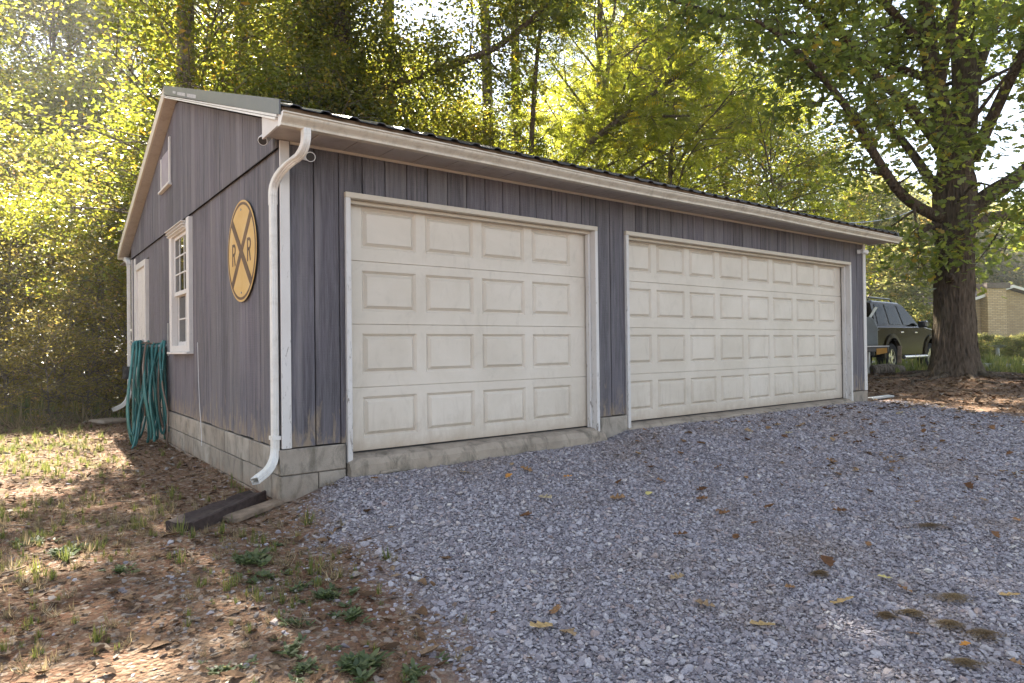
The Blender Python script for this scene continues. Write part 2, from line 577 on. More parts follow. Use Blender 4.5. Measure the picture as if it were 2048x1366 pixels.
ground = link('ground', np_mesh('ground', np.stack([GX, GY, GZ], -1).reshape(-1, 3), q.ravel(), np.full(len(q), 4), M_GROUND,
              smooth=True, attrs={'gravel': gm.ravel(), 'grass': grass_a.ravel()}), kind='structure')

# paved lane behind the big oak, laid on the ground with its own thickness
def strip(name, pts, w, m, dz=0.03):
    mb = MB()
    rows = []
    for i, (x, y) in enumerate(pts):
        a = Vector(pts[max(i - 1, 0)]); b = Vector(pts[min(i + 1, len(pts) - 1)])
        d = (b - a).normalized(); nrm = Vector((-d.y, d.x))
        for sgn in (-1, 1):
            p = Vector((x, y)) + nrm * (sgn * w / 2)
            z = float(gz(p.x, p.y)) + dz
            rows.append((p.x, p.y, z)); rows.append((p.x, p.y, z - 0.12))
    fs = []
    for i in range(len(pts) - 1):
        k = i * 4
        fs += [(k, k + 2, k + 6, k + 4), (k, k + 4, k + 5, k + 1), (k + 2, k + 3, k + 7, k + 6)]
    mb.add(rows, fs)
    return mb.build(name, m, kind='structure')
M_ASPH = plain('old_asphalt', (0.16, 0.16, 0.165), 0.9, 0.2, 0, 0.15, 3)
strip('lane', [(19.5, -14), (20.4, -8), (21.4, -3), (23.0, 2), (26.0, 9), (31, 18), (40, 32)], 2.6, M_ASPH)

# ------------------------------------------------------------------ the garage
LX, LY = 9.42, 7.52
ZS, ZSOF, ZBAND = 0.105, 2.465, 2.405
RIDY, RIDZ, SL = 3.76, 4.03, 0.345
GAR = thing('garage', 'weathered grey board garage with two cream overhead doors and dark metal roof', 'garage', (0, 0, 0))
def roofz(y):
    return RIDZ - SL * abs(y - RIDY)

# sheathing shell behind the planks (window and door recesses left open)
sh = MB()
sh.box(0.02, 0.53, 0.025, 0.10, ZS, 2.46)
sh.box(0.53, 3.36, 0.025, 0.10, 2.11, 2.46)
sh.box(3.36, 3.81, 0.025, 0.10, ZS, 2.46)
sh.box(3.81, 8.915, 0.025, 0.10, 2.11, 2.46)
sh.box(8.915, LX - 0.02, 0.025, 0.10, ZS, 2.46)
def gable_shell(x0, x1, hole):
    y0, y1, z0, z1 = hole
    if y0 is not None:
        sh.box(x0, x1, 0.10, y0, ZS, 2.42); sh.box(x0, x1, y1, LY - 0.02, ZS, 2.42)
        sh.box(x0, x1, y0, y1, ZS, z0); sh.box(x0, x1, y0, y1, z1, 2.42)
    else:
        sh.box(x0, x1, 0.10, LY - 0.02, ZS, 2.42)
    sh.prism([(x0, 0.10, 2.42), (x0, LY - 0.02, 2.42), (x0, LY - 0.02, roofz(LY) - 0.16), (x0, RIDY, RIDZ - 0.16), (x0, 0.10, roofz(0.1) - 0.16)], (x1 - x0, 0, 0))
gable_shell(0.025, 0.10, (3.12, 3.96, 0.92, 2.26))
gable_shell(LX - 0.10, LX - 0.025, (None,) * 4)
sh.box(0.10, LX - 0.10, LY - 0.10, LY - 0.02, ZS, 2.46)
sh.build('sheathing', M_SHEATH, GAR)
MB().box(0.12, LX - 0.12, 0.35, LY - 0.12, -0.08, -0.02).build('floor_slab', M_SLAB, GAR)

# front planks: full height at the piers, short over the doors; 206 mm between grooves
f1a, f1b, f2a, f2b, FTOP = 0.5245, 3.3654, 3.803, 8.92, 2.134
def plank_poly(a, b, y0, y1, z0, z1, ch=0.004):
    m = MB()
    p = [(a, y1, z0), (a, y0 + ch, z0), (a + ch, y0, z0), (b - ch, y0, z0), (b, y0 + ch, z0), (b, y1, z0)]
    m.prism(p, (0, 0, z1 - z0))
    return m
edges = [0.0645 + 0.2065 * k for k in range(-1, 47)]
rs = random.Random(3)
for i in range(len(edges) - 1):
    a, b = max(edges[i] + 0.004, 0.02), min(edges[i + 1] - 0.004, LX - 0.02)
    if b - a < 0.02:
        continue
    m = MB()
    spans = []
    for lo, hi, z0 in ((0, f1a, 0), (f1a, f1b, 1), (f1b, f2a, 0), (f2a, f2b, 1), (f2b, LX, 0)):
        l_, h_ = max(a, lo), min(b, hi)
        if h_ - l_ > 0.006:
            spans.append((l_, h_, FTOP + 0.002 if z0 else ZS + rs.uniform(-0.006, 0.004)))
    off = rs.uniform(-0.0015, 0.0015)
    for l_, h_, z0 in spans:
        m.v_off = 0
        mm = plank_poly(l_, h_, off, 0.022, z0, ZSOF - 0.005)
        m.add(mm.v, mm.f)
    m.build('plank', M_SID, GAR)
# gable planks, lower and upper course, both ends and the rear
def gable_planks(x_out, x_in, flip):
    k = 0
    y = 0.0
    e = [0.012] + [0.10 + 0.2065 * j for j in range(0, 36)] + [LY - 0.012]
    for i in range(len(e) - 1):
        a, b = e[i] + 0.0025, e[i + 1] - 0.0025
        if b - a < 0.02:
            continue
        off = rs.uniform(-0.001, 0.001)
        xs = (x_out + off, x_in)
        segs = [(ZS + rs.uniform(-0.008, 0.004), ZBAND)]
        if x_out < 1 and b > 3.03 and a < 4.05:
            segs = [(ZS, 0.86), (2.33, ZBAND)]
        if x_out < 1 and b > 6.02 and a < 7.02:
            segs = [(2.25, ZBAND)]
        for z0, z1 in segs:
            MB().box(min(xs), max(xs), a, b, z0, z1).build('plank', M_SID, GAR)
        za, zb = roofz(a) - 0.13, roofz(b) - 0.13
        o2 = -0.012 if x_out < 1 else 0.012
        m = MB()
        m.prism([(x_out + o2 + off, a, ZBAND + 0.004), (x_out + o2 + off, b, ZBAND + 0.004), (x_out + o2 + off, b, zb), (x_out + o2 + off, a, za)], (x_in - x_out - o2, 0, 0))
        m.build('plank', M_SID, GAR)
gable_planks(0.0, 0.022, False)
gable_planks(LX, LX - 0.022, True)
# metal drip strip between the two courses
MB().prism([(0.0, 0, ZBAND - 0.006), (-0.022, 0, ZBAND - 0.014), (-0.022, 0, ZBAND - 0.008), (0.0, 0, ZBAND + 0.003)], (0, LY - 0.02, 0)).build('drip_strip', M_BLACK, GAR)

# corner boards
def board(name, x0, x1, y0, y1, z0, z1, m, bev=0.003, parent=GAR):
    return MB().box(x0, x1, y0, y1, z0, z1).build(name, m, parent, bevel=bev)
board('corner_board', 0.0, 0.074, -0.020, -0.002, 0.10, 2.46, M_TRIM)
board('corner_board', LX - 0.085, LX + 0.002, -0.020, -0.002, 0.10, 2.455, M_TRIM)
board('corner_board', -0.020, -0.003, LY - 0.11, LY - 0.01, 0.08, 2.38, M_TRIM)
board('corner_board', -0.0205, -0.0035, 7.06, 7.19, 0.08, 2.36, M_TRIM)

# concrete block foundation: mortar core, blocks proud of the joints
mo = MB()
mo.box(0.0, 0.515, 0.0, 0.16, -0.75, ZS - 0.012)
mo.box(3.40, 3.79, 0.0, 0.16, -0.6, ZS - 0.014)
mo.box(8.94, LX + 0.0, 0.0, 0.16, -0.6, ZS - 0.012)
mo.box(0.0, 0.16, 0.16, LY, -0.75, ZS - 0.012)
mo.box(LX - 0.16, LX, 0.16, LY, -0.75, ZS - 0.012)
mo.box(0.16, LX - 0.16, LY - 0.16, LY, -0.75, ZS - 0.012)
mo.build('mortar', M_MORTAR, GAR)
rb = random.Random(5)
def block(x0, x1, y0, y1, z0, z1):
    j = rb.uniform(-0.004, 0.004)
    m = MB().box(x0, x1, y0 , y1, z0, z1)
    o = m.build('concrete_block', M_BLOCK, GAR, bevel=0.006)
    return o
PRO = 0.014
for r_, z1 in enumerate((0.092, -0.112, -0.316, -0.52)):
    z0 = z1 - 0.196
    # front left pier
    xs = [-PRO - rb.uniform(0, .004), 0.515] if r_ % 2 == 0 else [-PRO, 0.285, 0.515]
    for a, b in zip(xs[:-1], xs[1:]):
        block(a + (0.004 if a > 0 else 0), b - 0.004, -PRO - rb.uniform(0, 0.005), 0.19, z0, z1)
    # gable side
    ys = [0.198] + [0.40 * k + (0.2 if r_ % 2 else 0.40) for k in range(0, 19)]
    ys = [y for y in ys if y < LY - 0.1] + [LY + PRO]
    for a, b in zip(ys[:-1], ys[1:]):
        if b - a > 0.03:
            block(-PRO - rb.uniform(0, 0.007), 0.05, a + 0.004, b - 0.004, z0, z1)
            block(LX - 0.05, LX + PRO, a + 0.004, b - 0.004, z0, z1)
    if r_ < 3:
        block(8.935, LX + PRO, -PRO, 0.19, z0, z1)
block(3.392, 3.797, -PRO - 0.004, 0.15, -0.42, 0.088)

# door aprons: sloped concrete lip in front of each door
for x0, x1 in ((0.525, 3.40), (3.80, 8.93)):
    m = MB()
    nn = 26
    ps = []
    for i in range(nn + 1):
        x = x0 + (x1 - x0) * i / nn
        w = 0.010 * math.sin(i * 2.1) + rb.uniform(-0.006, 0.006)
        en = -0.035 if 0 < i < nn else -0.075
        ps += [(x, 0.42, -0.012), (x, 0.02, -0.016), (x, -0.055 + w, en + 0.4 * w), (x, -0.085 + w, en - 0.05), (x, -0.10 + w, -0.45), (x, 0.42, -0.45)]
    fs = []
    for i in range(nn):
        for k in range(6):
            k2 = (k + 1) % 6
            fs.append((i * 6 + k, i * 6 + k2, i * 6 + 6 + k2, i * 6 + 6 + k))
    fs += [tuple(range(6)), tuple(nn * 6 + k for k in range(6))]
    m.add(ps, fs)
    m.build('apron', M_SLAB, GAR)

# door frames
def door_frame(x0, x1):
    fr = MB().box(x0, x1, -0.030, 0.115, FTOP - 0.045, FTOP).build('door_frame', M_TRIM2, GAR, bevel=0.004)
    MB().box(x0, x0 + 0.043, -0.0302, 0.115, -0.07, FTOP - 0.046).build('jamb', M_TRIM, fr, bevel=0.004)
    MB().box(x1 - 0.043, x1, -0.0302, 0.115, -0.05, FTOP - 0.046).build('jamb', M_TRIM, fr, bevel=0.004)
    MB().box(x1 - 0.072, x1 - 0.044, 0.045, 0.098, -0.012, FTOP - 0.075).build('stop_moulding', M_TRIM, fr, bevel=0.004)
    MB().box(x0 + 0.044, x0 + 0.066, 0.045, 0.098, -0.012, FTOP - 0.075).build('stop_moulding', M_TRIM, fr, bevel=0.004)
    MB().box(x0 + 0.044, x1 - 0.044, 0.045, 0.098, FTOP - 0.076, FTOP - 0.047).build('stop_moulding', M_TRIM2, fr, bevel=0.004)
door_frame(f1a, f1b)
door_frame(f2a, f2b)

# sectional doors: four sections each, raised panels set in bevelled recesses
SECH = 0.533
def section_mesh(w, panels, h):
    """front face at y=0 with bevelled recesses, panels: list of (x0, x1)"""
    z0p, z1p, d, bv = 0.105, 0.105 + 0.345, 0.022, 0.022
    m = MB()
    xs = [0.0]
    for a, b in panels:
        xs += [a, b]
    xs.append(w)
    zs = [0.0, z0p, z1p, h]
    for i in range(len(xs) - 1):
        for k in range(3):
            if i % 2 == 1 and k == 1:
                a, b, c, e = xs[i], xs[i + 1], zs[1], zs[2]
                o = [(a, 0, c), (b, 0, c), (b, 0, e), (a, 0, e)]
                n_ = [(a + bv, d, c + bv), (b - bv, d, c + bv), (b - bv, d, e - bv), (a + bv, d, e - bv)]
                m.add(o + n_, [(0, 1, 5, 4), (1, 2, 6, 5), (2, 3, 7, 6), (3, 0, 4, 7), (4, 5, 6, 7)])
            else:
                m.add([(xs[i], 0, zs[k]), (xs[i + 1], 0, zs[k]), (xs[i + 1], 0, zs[k + 1]), (xs[i], 0, zs[k + 1])], [(0, 1, 2, 3)])
    # rounded lips and body
    m.add([(0, 0, h), (w, 0, h), (w, 0.006, h + 0.004), (0, 0.006, h + 0.004), (0, 0.05, h + 0.004), (w, 0.05, h + 0.004)], [(0, 1, 2, 3), (3, 2, 5, 4)])
    m.add([(0, 0, 0), (w, 0, 0), (w, 0.006, -0.003), (0, 0.006, -0.003), (0, 0.05, -0.003), (w, 0.05, -0.003)], [(1, 0, 3, 2), (2, 3, 4, 5)])
    m.add([(0, 0, 0), (0, 0, h), (0, 0.05, h), (0, 0.05, 0)], [(0, 1, 2, 3)])
    m.add([(w, 0, 0), (w, 0, h), (w, 0.05, h), (w, 0.05, 0)], [(3, 2, 1, 0)])
    return m
def raised_mesh(w, h):
    # tapered field of a raised panel: foot in the recess, face flush with the section
    bv, gap = 0.026, 0.024
    m = MB()
    o = [(gap, 0.0215, gap), (w - gap, 0.0215, gap), (w - gap, 0.0215, h - gap), (gap, 0.0215, h - gap)]
    e = gap + bv
    n_ = [(e, -0.002, e), (w - e, -0.002, e), (w - e, -0.002, h - e), (e, -0.002, h - e)]
    m.add(o + n_, [(0, 1, 5, 4), (1, 2, 6, 5), (2, 3, 7, 6), (3, 0, 4, 7), (4, 5, 6, 7)])
    return m
DY = 0.117
def garage_door(x0, x1, pfirst, n):
    pit_, pw = 0.6164, 0.5206
    pan = [(pfirst + i * pit_ - x0, pfirst + i * pit_ + pw - x0) for i in range(n)]
    d = MB().box(x0, x1, DY + 0.012, DY + 0.055, -0.012, -0.001).build('garage_door', M_BLACKP, GAR)
    sm = None
    pm = raised_mesh(pw, 0.345).mesh('raised_panel', M_DOOR)
    for k in range(4):
        if sm is None:
            sm = section_mesh(x1 - x0, pan, SECH - 0.008).mesh('door_section', M_DOOR)
        o = link('door_section', sm, d)
        o.location = (x0, DY + rb.uniform(-0.001, 0.001), SECH * k + 0.003)
        for a, b in pan:
            p = link('raised_panel', pm, d)
            p.location = (x0 + a, DY, SECH * k + 0.003 + 0.105)
    return d
garage_door(0.575, 3.318, 0.7219, 4)
garage_door(3.852, 8.873, 3.8739 - 0.02, 8)

# window on the gable
wx = -0.045
wf = MB()
wf.box(wx, 0.06, 2.98, 3.115, 0.85, 2.37)
wf.box(wx, 0.06, 3.965, 4.10, 0.85, 2.30)
wf.box(wx, 0.06, 3.116, 3.964, 0.85, 0.925)
wf.box(wx, 0.06, 3.116, 3.964, 2.255, 2.32)
WIN = wf.build('window', M_TRIM, GAR, bevel=0.003)
MB().box(-0.075, 0.0, 2.97, 4.11, 0.825, 0.849).build('sill', M_TRIM, WIN, bevel=0.003)
for k in range(3):
    z = 2.285 + 0.03 * k
    MB().prism([(-0.046, 3.12, z - 0.02), (-0.075 - 0.01 * k, 3.12, z - 0.012), (-0.075 - 0.01 * k, 3.12, z - 0.004), (-0.046, 3.12, z)], (0, 0.97, 0)).build('head_moulding', M_TRIM, WIN)
def sash(z0, z1, x, cols, rows):
    s = MB()
    a, b = 3.12, 3.96
    s.box(x, x + 0.035, a, a + 0.045, z0, z1); s.box(x, x + 0.035, b - 0.045, b, z0, z1)
    s.box(x, x + 0.035, a + 0.046, b - 0.046, z0, z0 + 0.05); s.box(x, x + 0.035, a + 0.046, b - 0.046, z1 - 0.04, z1)
    so = s.build('sash', M_TRIM, WIN, bevel=0.002)
    a2, b2, c2, d2 = a + 0.045, b - 0.045, z0 + 0.05, z1 - 0.04
    mu = MB()
    for i in range(1, cols):
        y = a2 + (b2 - a2) * i / cols
        mu.box(x + 0.004, x + 0.026, y - 0.008, y + 0.008, c2, d2)
    for j in range(1, rows):
        z = c2 + (d2 - c2) * j / rows
        mu.box(x + 0.0045, x + 0.0255, a2, b2, z - 0.008, z + 0.008)
    mu.build('muntin', M_TRIM, WIN)
    for i in range(cols):
        for j in range(rows):
            ya, yb = a2 + (b2 - a2) * i / cols, a2 + (b2 - a2) * (i + 1) / cols
            za, zb = c2 + (d2 - c2) * j / rows, c2 + (d2 - c2) * (j + 1) / rows
            MB().box(x + 0.012, x + 0.015, ya + 0.006, yb - 0.006, za + 0.006, zb - 0.006).build('pane', M_GLASS, WIN)
sash(1.53, 2.255, -0.012, 3, 3)
sash(0.925, 1.565, 0.026, 2, 2)
# curtain inside
cu = MB()
pts = [(0.16 + 0.018 * math.sin(i * 1.3), 3.0 + i * 0.022) for i in range(26)]
vs, fs = [], []
for x, y in pts:
    vs += [(x, y, 0.85), (x, y, 1.55)]
fs = [(2 * i, 2 * i + 2, 2 * i + 3, 2 * i + 1) for i in range(len(pts) - 1)]
cu.add(vs, fs)
cu.build('curtain', plain('curtain_cloth', (0.42, 0.38, 0.33), 0.9, 0.1), WIN)

# gable vent near the ridge
v = MB().box(-0.035, -0.014, 4.10, 4.15, 2.97, 3.56)
v.box(-0.035, -0.014, 4.66, 4.71, 2.97, 3.40); v.box(-0.034, -0.014, 4.15, 4.66, 2.97, 3.01)
VENT = v.build('gable_vent', M_TRIM, GAR, bevel=0.002)
MB().box(-0.024, -0.013, 4.151, 4.659, 3.011, 3.42).build('vent_panel', plain('lavender_panel', (0.30, 0.27, 0.30), 0.6), VENT)
MB().box(-0.06, -0.014, 4.06, 4.75, 2.945, 2.968).build('vent_sill', M_TRIM, VENT)

# door on the gable near the rear corner
sd = MB().box(-0.03, 0.03, 6.02, 6.11, 0.08, 2.24)
sd.box(-0.03, 0.03, 6.93, 7.02, 0.08, 2.24); sd.box(-0.0305, 0.03, 6.11, 6.93, 2.15, 2.24)
SD = sd.build('side_door', M_TRIM, GAR, bevel=0.003)
MB().box(0.0, 0.024, 6.112, 6.928, 0.1, 2.148).build('door_leaf', paint('peeling_white', (0.70, 0.66, 0.62), 1.1), SD)
MB().box(-0.012, 0.0, 6.20, 6.48, 0.30, 0.95).build('door_panel', M_TRIM, SD, bevel=0.004)
MB().box(-0.012, 0.0, 6.56, 6.84, 0.30, 0.95).build('door_panel', M_TRIM, SD, bevel=0.004)
MB().tube([(-0.0, 6.18, 1.02), (-0.06, 6.18, 1.02)], 0.022, 8).build('handle', M_STEEL, SD)

# roof: ribbed metal panels on both slopes
RX0, RX1 = -0.15, LX + 0.15
YF, YR = -0.47, 7.99
RT = bpy.data.objects.new('roof', None); COL.objects.link(RT); RT.parent = GAR
def roof_panel(x0, x1, front):
    prof = []
    xs = [x0]
    n = max(1, round((x1 - x0) / 0.2286))
    for i in range(n):
        c_ = x0 + (x1 - x0) * (i + 0.5) / n
        prof += [(c_ - 0.045, 0.0), (c_ - 0.022, 0.019), (c_ + 0.022, 0.019), (c_ + 0.045, 0.0)]
    prof = [(x0, 0.0)] + prof + [(x1, 0.0)]
    ya, yb = (RIDY, YF) if front else (RIDY, YR)
    vs, fs = [], []
    for y in (ya, yb):
        for x, h in prof:
            z = roofz(y) + h
            vs.append((x, y, z)); vs.append((x, y, z - 0.006))
    n2 = len(prof) * 2
    for i in range(len(prof) - 1):
        k = i * 2
        fs += [(k, k + 2, n2 + k + 2, n2 + k), (k + 1, n2 + k + 1, n2 + k + 3, k + 3), (n2 + k, n2 + k + 2, n2 + k + 3, n2 + k + 1), (k, k + 1, k + 3, k + 2)]
    fs += [(0, n2, n2 + 1, 1), (n2 - 2, n2 - 1, 2 * n2 - 1, 2 * n2 - 2)]
    MB().add(vs, fs).build('roof_panel', M_ROOF, RT)
nP = 11
for i in range(nP):
    a = RX0 + 0.012 + (RX1 - RX0 - 0.024) * i / nP
    b = RX0 + 0.012 + (RX1 - RX0 - 0.024) * (i + 1) / nP
    for fr in (True, False):
        roof_panel(a, b - 0.001, fr)
# deck under the metal
dk = MB()
for ya, yb in ((RIDY, YF + 0.06), (RIDY, YR - 0.06)):
    dk.prism([(RX0 + 0.05, ya, roofz(ya) - 0.012), (RX0 + 0.05, yb, roofz(yb) - 0.012), (RX0 + 0.05, yb, roofz(yb) - 0.10), (RX0 + 0.05, ya, roofz(ya) - 0.10)], (RX1 - RX0 - 0.10, 0, 0))
dk.build('roof_deck', M_OLDWOOD, RT)
# ridge cap
MB().prism([(RX0 - 0.01, RIDY - 0.15, roofz(RIDY - .15) + 0.022), (RX0 - 0.01, RIDY, RIDZ + 0.034), (RX0 - 0.01, RIDY + 0.15, roofz(RIDY - .15) + 0.022), (RX0 - 0.01, RIDY, RIDZ + 0.028)], (RX1 - RX0 + 0.02, 0, 0)).build('ridge_cap', M_ROOF, RT)
# rake flashing, grey outside, with a thin white drip edge below
def rake(x, sgn, y0, y1, h, m, name, zoff=0.0, th=0.012, lip=True):
    mb = MB()
    mb.prism([(x, y0, roofz(y0) + zoff), (x, y1, roofz(y1) + zoff), (x, y1, roofz(y1) + zoff - h), (x, y0, roofz(y0) + zoff - h)], (sgn * th, 0, 0))
    if lip:
        mb.prism([(x, y0, roofz(y0) + zoff), (x, y1, roofz(y1) + zoff), (x, y1, roofz(y1) + zoff + 0.004), (x, y0, roofz(y0) + zoff + 0.004)], (sgn * 0.09, 0, 0))
    return mb.build(name, m, GAR)
rake(RX0, 1, YF, RIDY, 0.105, M_RAKE, 'rake_trim', 0.028)
zf_ = lambda y: RIDZ - SL * (RIDY - y) - 0.079
MB().prism([(RX0 - 0.001, YF + 0.06, zf_(YF + 0.06)), (RX0 - 0.001, RIDY + 0.32, zf_(RIDY + 0.32) - 0.01), (RX0 - 0.001, RIDY + 0.32, zf_(RIDY + 0.32) - 0.018), (RX0 - 0.001, YF + 0.06, zf_(YF + 0.06) - 0.018)], (0.014, 0, 0)).build('drip_edge', M_PIPE, GAR)
MB().prism([(RX0 - .0005, YF + 0.08, roofz(YF + .08) - 0.102), (RX0 - .0005, RIDY - 0.02, RIDZ - 0.11), (RX0 - .0005, RIDY - 0.02, RIDZ - 0.122), (RX0 - .0005, YF + 0.08, roofz(YF + .08) - 0.118)], (0.018, 0, 0)).build('drip_edge', M_PIPE, GAR)
rake(RX0, 1, RIDY + 0.004, YR, 0.135, M_TRIM2, 'rake_board', 0.02, 0.022)
rake(RX0 + 0.023, 1, RIDY + 0.01, YR - 0.05, 0.012, M_SOF, 'rake_soffit', -0.10, 0.125, False)
rake(RX0 + 0.023, 1, YF + 0.1, RIDY - 0.01, 0.012, M_SOF, 'rake_soffit', -0.10, 0.125, False)
rake(RX1 - 0.02, 1, YF, RIDY, 0.12, M_RAKE, 'rake_trim', 0.028, 0.02, False)
rake(RX1 - 0.02, 1, RIDY + 0.004, YR, 0.12, M_TRIM2, 'rake_board', 0.028, 0.02, False)
# small pale patches where labels peeled off the flashing
for a, b, h0, h1 in ((2.55, 2.95, 0.02, 0.052), (2.05, 2.45, 0.014, 0.05), (3.05, 3.2, 0.03, 0.058)):
    MB().prism([(RX0 - 0.0022, a, roofz(a) - 0.075 + h0), (RX0 - 0.0022, b, roofz(b) - 0.075 + h0), (RX0 - 0.0022, b, roofz(b) - 0.075 + h1), (RX0 - 0.0022, a, roofz(a) - 0.075 + h1)], (0.0016, 0, 0)).build('label_residue', plain('paper_residue', (0.42, 0.42, 0.42), 0.8, 0.1, 0, 0.3, 40), GAR)

# front eave: boxed soffit, fascia, K-style gutter
SFY = -0.385
for i in range(31):
    a = -0.105 + 0.31 * i
    b = min(a + 0.304, LX + 0.105)
    m = MB()
    m.box(a, b, SFY, -0.004, ZSOF, ZSOF + 0.008)
    m.build('soffit_panel', M_SOF, GAR, bevel=0.002)
MB().box(-0.10, LX + 0.10, SFY + 0.001, -0.003, ZSOF + 0.012, ZSOF + 0.02).build('soffit_backing', M_BLACK, GAR)
MB().box(0.083, LX - 0.09, -0.016, -0.003, ZSOF - 0.022, ZSOF - 0.001).build('soffit_moulding', M_TRIM2, GAR)
MB().box(-0.107, LX + 0.107, SFY - 0.018, SFY - 0.001, ZSOF - 0.012, 2.575).build('fascia', M_TRIM2, GAR)
for x in (-0.125, LX + 0.108):
    MB().prism([(x, -0.0, ZSOF - 0.018), (x, SFY - 0.017, ZSOF - 0.012), (x, SFY - 0.017, roofz(SFY) - 0.105), (x, 0.0, roofz(0) - 0.105)], (0.017, 0, 0)).build('eave_return', M_TRIM, GAR)
gy0 = SFY - 0.019
GZT = 2.514
prof = [(0, 0.0), (0, -0.086), (-0.062, -0.086), (-0.064, -0.070), (-0.071, -0.060), (-0.098, -0.036), (-0.104, -0.026), (-0.104, -0.012), (-0.116, -0.010), (-0.116, 0.0), (-0.096, 0.0), (-0.096, -0.028), (-0.068, -0.054), (-0.056, -0.080), (-0.005, -0.080), (-0.005, 0.0)]
GX0, GX1 = -0.135, LX + 0.16
g = MB()
nseg = 24
np_ = len(prof)
for i in range(nseg + 1):
    x = GX0 + (GX1 - GX0) * i / nseg
    sag = 0.012 * math.sin(i * 0.55) * math.sin(math.pi * i / nseg)
    for (dy, dz) in prof:
        g.v.append((x, gy0 + dy, GZT + dz + sag * 0.6))
for i in range(nseg):
    for k in range(np_):
        k2 = (k + 1) % np_
        g.f.append((i * np_ + k, i * np_ + k2, (i + 1) * np_ + k2, (i + 1) * np_ + k))
GUT = g.build('gutter', M_GUT, GAR)
for x in (GX0 - 0.002, GX1):
    MB().prism([(x, gy0 + a, GZT + b) for a, b in prof[:10]], (0.002, 0, 0)).build('end_cap', M_PIPE, GUT)
# rear gutter
MB().box(RX0, RX1, YR - 0.03, YR + 0.07, roofz(YR) - 0.13, roofz(YR) - 0.02).build('gutter', M_GUT, GAR, bevel=0.01)
MB().box(RX0 + 0.03, RX1 - 0.03, LY, YR - 0.03, 2.34, 2.352).build('soffit', M_SOF, GAR)

# downspouts: ribbed rectangular pipe swept along a path
def dspout(path, w=0.062, d=0.046, side=(0, 1, 0)):
    prof = []
    n = 5
    for k in range(n):
        u = -w / 2 + w * k / n
        prof += [(u + 0.002, -d / 2), (u + w / n * 0.5, -d / 2 - 0.0), (u + w / n - 0.003, -d / 2), (u + w / n - 0.0015, -d / 2 + 0.005)]
    top = [(-a, -b) for a, b in prof]
    lo = prof
    e1 = [(w / 2, -d / 2 + 0.012), (w / 2 - 0.004, -d / 6), (w / 2, 0), (w / 2 - 0.004, d / 6), (w / 2, d / 2 - 0.012)]
    e2 = [(-a, -b) for a, b in e1]
    poly = lo + e1 + top + e2
    P = [Vector(p) for p in path]
    vs = []
    S = Vector(side)
    for i, p in enumerate(P):
        tn = (P[min(i + 1, len(P) - 1)] - P[max(i - 1, 0)]).normalized()
        s_ = (S - tn * S.dot(tn)).normalized()
        b = tn.cross(s_)
        for a, c_ in poly:
            vs.append(p + s_ * a + b * c_)
    k_ = len(poly)
    fs = []
    for i in range(len(P) - 1):
        for j in range(k_):
            j2 = (j + 1) % k_
            fs.append((i * k_ + j, i * k_ + j2, (i + 1) * k_ + j2, (i + 1) * k_ + j))
    return MB().add(vs, fs)
def arc(p0, p1, p2, n=7):
    p0, p1, p2 = Vector(p0), Vector(p1), Vector(p2)
    return [(p0 * (1 - t_) ** 2 + p1 * 2 * t_ * (1 - t_) + p2 * t_ ** 2) for t_ in [i / n for i in range(n + 1)]]
DX, DYY = -0.034, 0.045
DS = dspout([(DX, DYY, 1.98), (DX, DYY, 1.2), (DX, DYY, 0.16)]).build('downspout', M_PIPE, GAR)
p_top = [(0.045, gy0 - 0.05, GZT - 0.08), (0.045, gy0 - 0.05, 2.40)] + arc((0.045, gy0 - 0.05, 2.385), (0.045, gy0 - 0.05, 2.29), (0.03, -0.33, 2.262)) + arc((0.026, -0.29, 2.255), (-0.03, 0.035, 2.20), (DX, DYY, 2.07)) + [(DX, DYY, 1.97)]
dspout(p_top, 0.068, 0.052).build('elbow', M_PIPE, DS)
dspout([(DX, DYY, 0.20)] + arc((DX, DYY, 0.10), (DX - 0.01, DYY - 0.02, -0.04), (DX - 0.15, DYY - 0.13, -0.075)) + [(DX - 0.20, DYY - 0.17, -0.095)], 0.067, 0.051).build('elbow', M_PIPE, DS)
MB().box(DX - 0.034, 0.0, DYY - 0.041, DYY + 0.041, 0.17, 0.20).build('strap', M_PIPE, DS)
DS2 = dspout([(-0.06, 7.46, 2.3), (-0.06, 7.46, 1.2), (-0.06, 7.46, 0.20)]).build('downspout', M_PIPE, GAR)
dspout(arc((-0.06, 7.46, 0.21), (-0.07, 7.45, 0.02), (-0.22, 7.38, -0.04)) + [(-0.30, 7.34, -0.07)], 0.076, 0.06).build('elbow', M_PIPE, DS2)
dspout(arc((-0.06, 7.46, 2.29), (-0.06, 7.50, 2.4), (-0.05, 7.9, 2.44)), 0.074, 0.058).build('elbow', M_PIPE, DS2)
# meter box by the rear pipe, hose hanger, loose wire
MB().box(-0.17, -0.03, 7.22, 7.36, 0.42, 0.62).build('tap_box', M_BLACKP, GAR, bevel=0.01)
hh = MB()
hh.box(-0.016, -0.002, 4.36, 4.41, 0.80, 1.22)
hh.tube([(-0.01, 4.5, 0.93), (-0.20, 4.52, 0.93), (-0.38, 4.54, 0.935), (-0.42, 4.54, 0.98)], 0.018, 8)
hh.build('hose_hanger', M_STEEL, GAR)
MB().tube([(-0.012, 2.72, 0.95), (-0.014, 2.68, 0.55), (-0.013, 2.64, 0.25), (-0.016, 2.56, 0.02), (-0.02, 2.52, -0.15)], 0.0028, 5).build('loose_wire', M_WHITEP, GAR)

